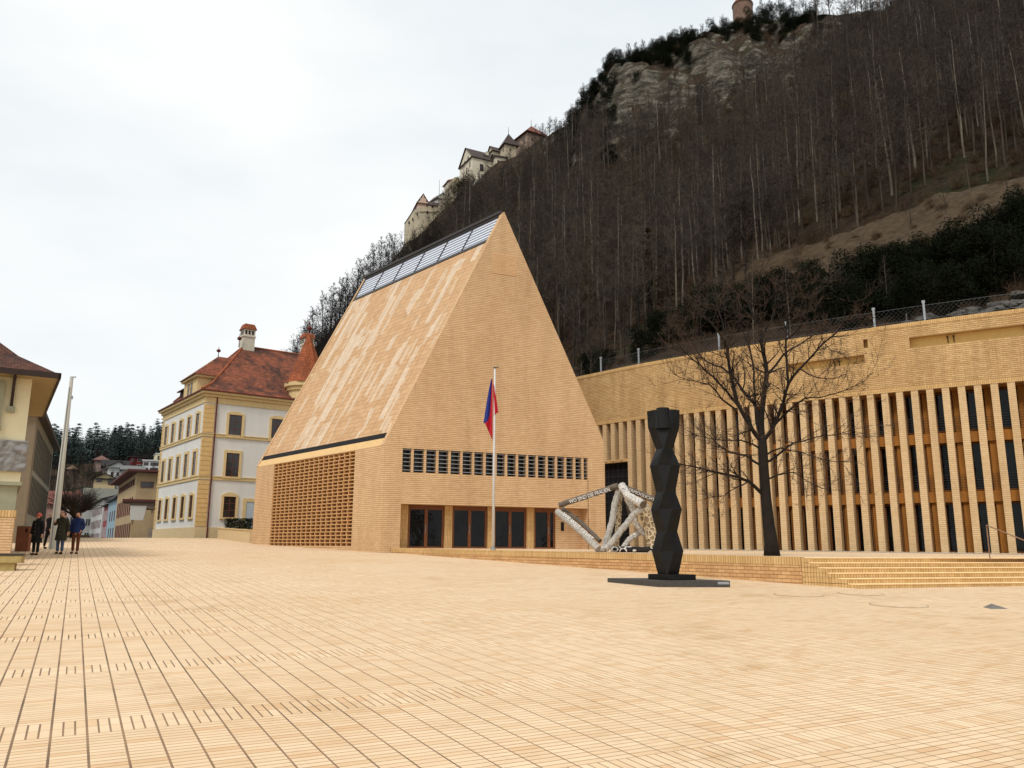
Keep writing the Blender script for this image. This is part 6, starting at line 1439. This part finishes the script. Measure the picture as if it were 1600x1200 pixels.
# --- distant wooded slope at the left
for i in range(34):
    az = rnd.uniform(3.6, 7.6); r = rnd.uniform(196, 230); plant(rnd.choice(VE), on_hill(az, r, -.8), rnd.uniform(.6, 1.0), rnd.uniform(0, 6.28), 'ivy_evergreen', 'dark evergreen bush growing along the edge of the rocky crag', 'bush', 'dark evergreens along the crag')
for i in range(85):
    az = rnd.uniform(3.8, 23); r = float(np.interp(az, [3.8, 5, 8, 23], [232, 233, 235, 240])) + rnd.uniform(-6, 8); plant(rnd.choice(VE), on_hill(az, r, -.8), rnd.uniform(.55, 1.1) * float(np.interp(az, [3.8, 9, 23], [1.15, .9, .8])), rnd.uniform(0, 6.28), 'ivy_evergreen', 'dark evergreen bush growing along the edge of the rocky crag', 'bush', 'dark evergreens along the crag')
fc = []
for i in range(900):
    az = rnd.uniform(-42, -17); r = math.sqrt(rnd.uniform(300 ** 2, 600 ** 2))
    if -29.5 < az < -21 and r < 362: continue
    p = on_hill(az, r, -.5); fc.append((r, az, p))
fc.sort(); cnt = 0; rest = []
for r, az, p in fc:
    if -31.5 < az < -22 and r > 455 and cnt < 60 and rnd.random() < .35:
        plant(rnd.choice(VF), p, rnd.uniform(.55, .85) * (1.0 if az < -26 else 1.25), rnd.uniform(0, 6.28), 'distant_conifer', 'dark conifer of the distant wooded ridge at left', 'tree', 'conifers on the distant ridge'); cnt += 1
    else: rest.append((p, rnd.uniform(.5, .85)))
vf = [(src('farcon%d_trunk' % i), src('farcon%d_crown' % i)) for i in range(2)]
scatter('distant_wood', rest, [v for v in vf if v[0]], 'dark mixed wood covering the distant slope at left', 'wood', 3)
lw = []
for i in range(800):
    az = rnd.uniform(-40, -20); r = math.sqrt(rnd.uniform(225 ** 2, 440 ** 2)); lw.append((on_hill(az, r, -.4), rnd.uniform(.4, .75)))
scatter('slope_thicket', lw, [v for v in vs if v[0]], 'brown leafless thicket around the houses of the distant slope', 'thicket', 4)
# --- dry brush on the near hillside
bs = MB(); rr = random.Random(9)
for i in range(170):
    a, d = rr.uniform(0, 6.28), rr.uniform(0, .9); o = Vector((math.cos(a) * d, math.sin(a) * d, -.1)); e = o + Vector((rr.uniform(-.7, .7), rr.uniform(-.7, .7), rr.uniform(.5, 1.7))); s_ = Vector((rr.uniform(-1, 1), rr.uniform(-1, 1), 0)).normalized() * .018
    bs.quad(o - s_, o + s_, e)
    for _ in range(2): c = o.lerp(e, rr.uniform(.4, .8)); bs.quad(c - s_ * .7, c + s_ * .7, c + Vector((rr.uniform(-.5, .5), rr.uniform(-.5, .5), rr.uniform(.1, .6))))
p = on_hill(20, 92); bo = bs.build('brush_clump', M_brush, uv=False); bo.location = p; tag(bo, 'clump of dry brown brush on the grassy bank above the evergreens', 'bush')
br = []
while len(br) < 5200:
    az = rnd.uniform(-19, 46); r = math.sqrt(rnd.uniform(62 ** 2, 245 ** 2)); lo_r = float(np.interp(az, [-20, -15, -8, 0, 4, 8, 14, 20, 46], [122, 108, 96, 90, 84, 73, 68, 62, 62]))
    if r < lo_r or (6.5 < az < 21 and 212 < r < 232): continue
    br.append((on_hill(az, r, 0), rnd.uniform(.5, 1.3) * (1 if r > 105 else .6)))
scatter('hillside_brush', br, [(bo,)], 'dry brown undergrowth covering the hillside floor', 'undergrowth', 5)

# ================================================================ BIG BARE TREE ON THE TERRACE
RT = 30.2
tb = at(1206, 861, RT); tb.z = T(tb.x, tb.y); bt = thing('big_bare_tree', tb, 'big dark leafless tree standing on the terrace in front of the brick pillars', 'tree')
trunk = [(1206, 862, 0, .34), (1205, 850, 0, .27), (1201, 820, 0, .235), (1197, 780, 0, .21), (1194, 740, 0, .195), (1192, 705, 0, .19), (1191, 680, 0, .16)]
m = MB(); TP = [at(x, y, RT + d) for x, y, d, _ in trunk]; TP[0].z = tb.z - .05; m.tube(TP, [t[3] * .88 for t in trunk], 12); m.build('trunk', M_barkdark, bt, smooth=True)
LIMBS = [  # photo outline of the main limbs: (x, y) points, depth drift, radius
 ([(1191, 682), (1191, 640), (1198, 584), (1194, 556), (1188, 526), (1180, 500), (1168, 466), (1164, 425), (1166, 398)], .3, .13),
 ([(1191, 690), (1176, 672), (1152, 630), (1142, 586), (1138, 560), (1132, 534), (1112, 505), (1090, 480), (1078, 462)], -1.2, .11),
 ([(1190, 672), (1180, 632), (1160, 610), (1146, 588), (1128, 574), (1106, 566), (1090, 550), (1080, 530)], 1.4, .09),
 ([(1153, 634), (1136, 612), (1116, 590), (1094, 570), (1074, 554), (1062, 540), (1046, 524)], -.9, .06),
 ([(1150, 640), (1128, 624), (1108, 600), (1090, 596), (1070, 592), (1054, 585)], .8, .05),
 ([(1190, 694), (1182, 660), (1180, 620), (1178, 580), (1172, 546), (1162, 520), (1152, 492), (1148, 462)], 1.2, .07),
 ([(1192, 690), (1206, 672), (1216, 650), (1224, 630), (1232, 600), (1250, 576), (1276, 548), (1300, 526), (1322, 506), (1336, 500)], -1.3, .10),
 ([(1232, 602), (1229, 560), (1228, 530), (1230, 500), (1240, 464), (1248, 430), (1246, 405)], .7, .065),
 ([(1198, 586), (1224, 554), (1250, 538), (1280, 518), (1296, 506)], 1.0, .06),
 ([(1212, 662), (1234, 640), (1258, 622), (1282, 621), (1320, 610), (1350, 596)], -1.6, .055),
 ([(1191, 772), (1170, 752), (1156, 746), (1120, 738), (1096, 732), (1066, 726), (1046, 716)], -1.5, .085),
 ([(1190, 728), (1166, 712), (1140, 706), (1126, 698), (1108, 680), (1092, 668)], 1.2, .06),
 ([(1192, 702), (1176, 694), (1158, 688), (1130, 688), (1104, 684), (1080, 676)], -1.0, .05),
 ([(1195, 724), (1214, 712), (1240, 692), (1270, 684), (1300, 680), (1330, 672)], 1.5, .06),
 ([(1196, 750), (1216, 742), (1240, 738), (1262, 752), (1286, 764)], .8, .045),
 ([(1170, 752), (1150, 762), (1130, 775), (1108, 778)], -1.0, .035),
 ([(1194, 712), (1220, 700), (1250, 706), (1282, 716), (1310, 722)], -.9, .045),
 ([(1182, 500), (1176, 470), (1186, 436), (1192, 412)], -.5, .04), ([(1190, 530), (1206, 500), (1212, 470), (1210, 440)], .6, .05), ([(1132, 536), (1130, 505), (1118, 470), (1112, 448)], .9, .04),
 ([(1276, 548), (1284, 530), (1300, 548), (1318, 552)], .3, .03), ([(1250, 576), (1276, 590), (1300, 592), (1322, 584)], .5, .035), ([(1228, 532), (1252, 510), (1262, 486), (1268, 460)], -.6, .04),
]
rr = random.Random(21); m = MB(); tw_ = MB()
def grow(o, d, L, rad, lev):
    n = 4; q = [o]; dd = d.copy()
    for i in range(n): dd = (dd + Vector([rr.uniform(-.28, .28) for _ in range(3)]) + Vector((0, 0, .05))).normalized(); q.append(q[-1] + dd * L / n)
    (m if lev == 0 else tw_).tube(q, [rad * (1 - .2 * i) for i in range(n + 1)], 4 if lev == 0 else 3, cap=False)
    if lev >= 2: return
    for s in range(5 if lev == 0 else 4):
        i = rr.randrange(1, n + 1); side = Vector([rr.uniform(-1, 1) for _ in range(3)]); grow(q[i], (dd * .75 + side * .75 + Vector((0, 0, .1))).normalized(), L * rr.uniform(.35, .62), max(rad * .5, .0055), lev + 1)
for P, dr, rad in LIMBS:
    n = len(P); Q = [at(x, y, RT + dr * 1.3 * (i / (n - 1)) ** .9) for i, (x, y) in enumerate(P)]
    pts = []
    for a, b in zip(Q[:-1], Q[1:]):
        pts += [a, a.lerp(b, .5) + Vector([rr.uniform(-.03, .03) for _ in range(3)])]
    pts.append(Q[-1]); N_ = len(pts); R = [max(rad * .78 * (1 - .85 * i / (N_ - 1)), .012) for i in range(N_)]; m.tube(pts, R, 7)
    for i in range(2, N_):
        for _ in range(3):
            if rr.random() < .66:
                ax = (pts[i] - pts[i - 1]).normalized(); side = Vector([rr.uniform(-1, 1) for _ in range(3)]); d = (ax * .7 + side * .8 + Vector((0, 0, .12))).normalized(); grow(pts[i], d, rr.uniform(.5, 1.35), max(R[i] * .45, .010), 0)
m.build('limbs', M_barkdark, bt); tw_.build('crown', plain('fine_twigs', rgb(70, 54, 42), var=.2), bt)

# clipped (pollarded) tree by the street and small espaliered tree
def pollard(px, py, r, H, name, label, seed, W=3.2):
    p = at(px, py, r); p.z = min(G(p.x, p.y), 2.0) if r > 84 else G(p.x, p.y); t = thing(name, p, label, 'tree'); q = random.Random(seed); m = MB(); m.tube([p + Vector((0, 0, -.5)), p + Vector((.1, 0, H * .35)), p + Vector((0, 0, H * .42))], [.28, .22, .26], 8); m.build('trunk', M_barkdark, t); m = MB()
    for i in range(15):
        a = i * 2.4; e = p + Vector((math.cos(a) * W * .5, math.sin(a) * W * .5, H * q.uniform(.5, .68))); b0 = p + Vector((0, 0, H * .38)); mid = b0.lerp(e, .5) + Vector((0, 0, .1)); m.tube([b0, mid, e], [.12, .09, .12], 5)
        for j in range(34):
            d = (Vector((math.cos(a) * .6, math.sin(a) * .6, .8)) + Vector([q.uniform(-.7, .7) for _ in range(3)])).normalized(); m.tube([e, e + d * q.uniform(.8, 1.9)], [.03, .012], 3, cap=False)
    m.build('crown', M_twig, t); return t
pollard(112, 849, 84, 4.7, 'pollarded_tree', 'clipped leafless street tree with a fist-like crown behind the walkers', 3, 1.7)
p = OR(3.6, -1.1, .9); t = thing('slender_street_tree', p, 'slender bare tree standing against the ochre street building', 'tree'); TT = limb_tree(5, 10.5, .3, .12, 14, .02, .9, tr=.12, subs=3, tw=2)
for nm, mb, mt in (('trunk', TT[0], M_barkdark), ('crown', TT[1], M_barkdark)): o = mb.build(nm, mt, None, uv=False); o.parent = t
# hedge trough beside the government house
h = MB(); rr = random.Random(4)
for i in range(2600):
    u = rr.uniform(3.2, L_ - .1); z0_ = 3.38 - .45 * u / L_; c = LWf(u, rr.uniform(.02, .38), z0_ + rr.uniform(0, .85)); a = Vector([rr.gauss(0, 1) for _ in range(3)]).normalized() * .09; b = Vector([rr.gauss(0, 1) for _ in range(3)]).normalized() * .06; h.quad(c - a, c + b, c + a)
tag(h.build('clipped_hedge', M_needle, origin=LWf(3.2, .2, 3.2), uv=False), 'dark clipped hedge growing behind the low yellow garden wall', 'hedge')
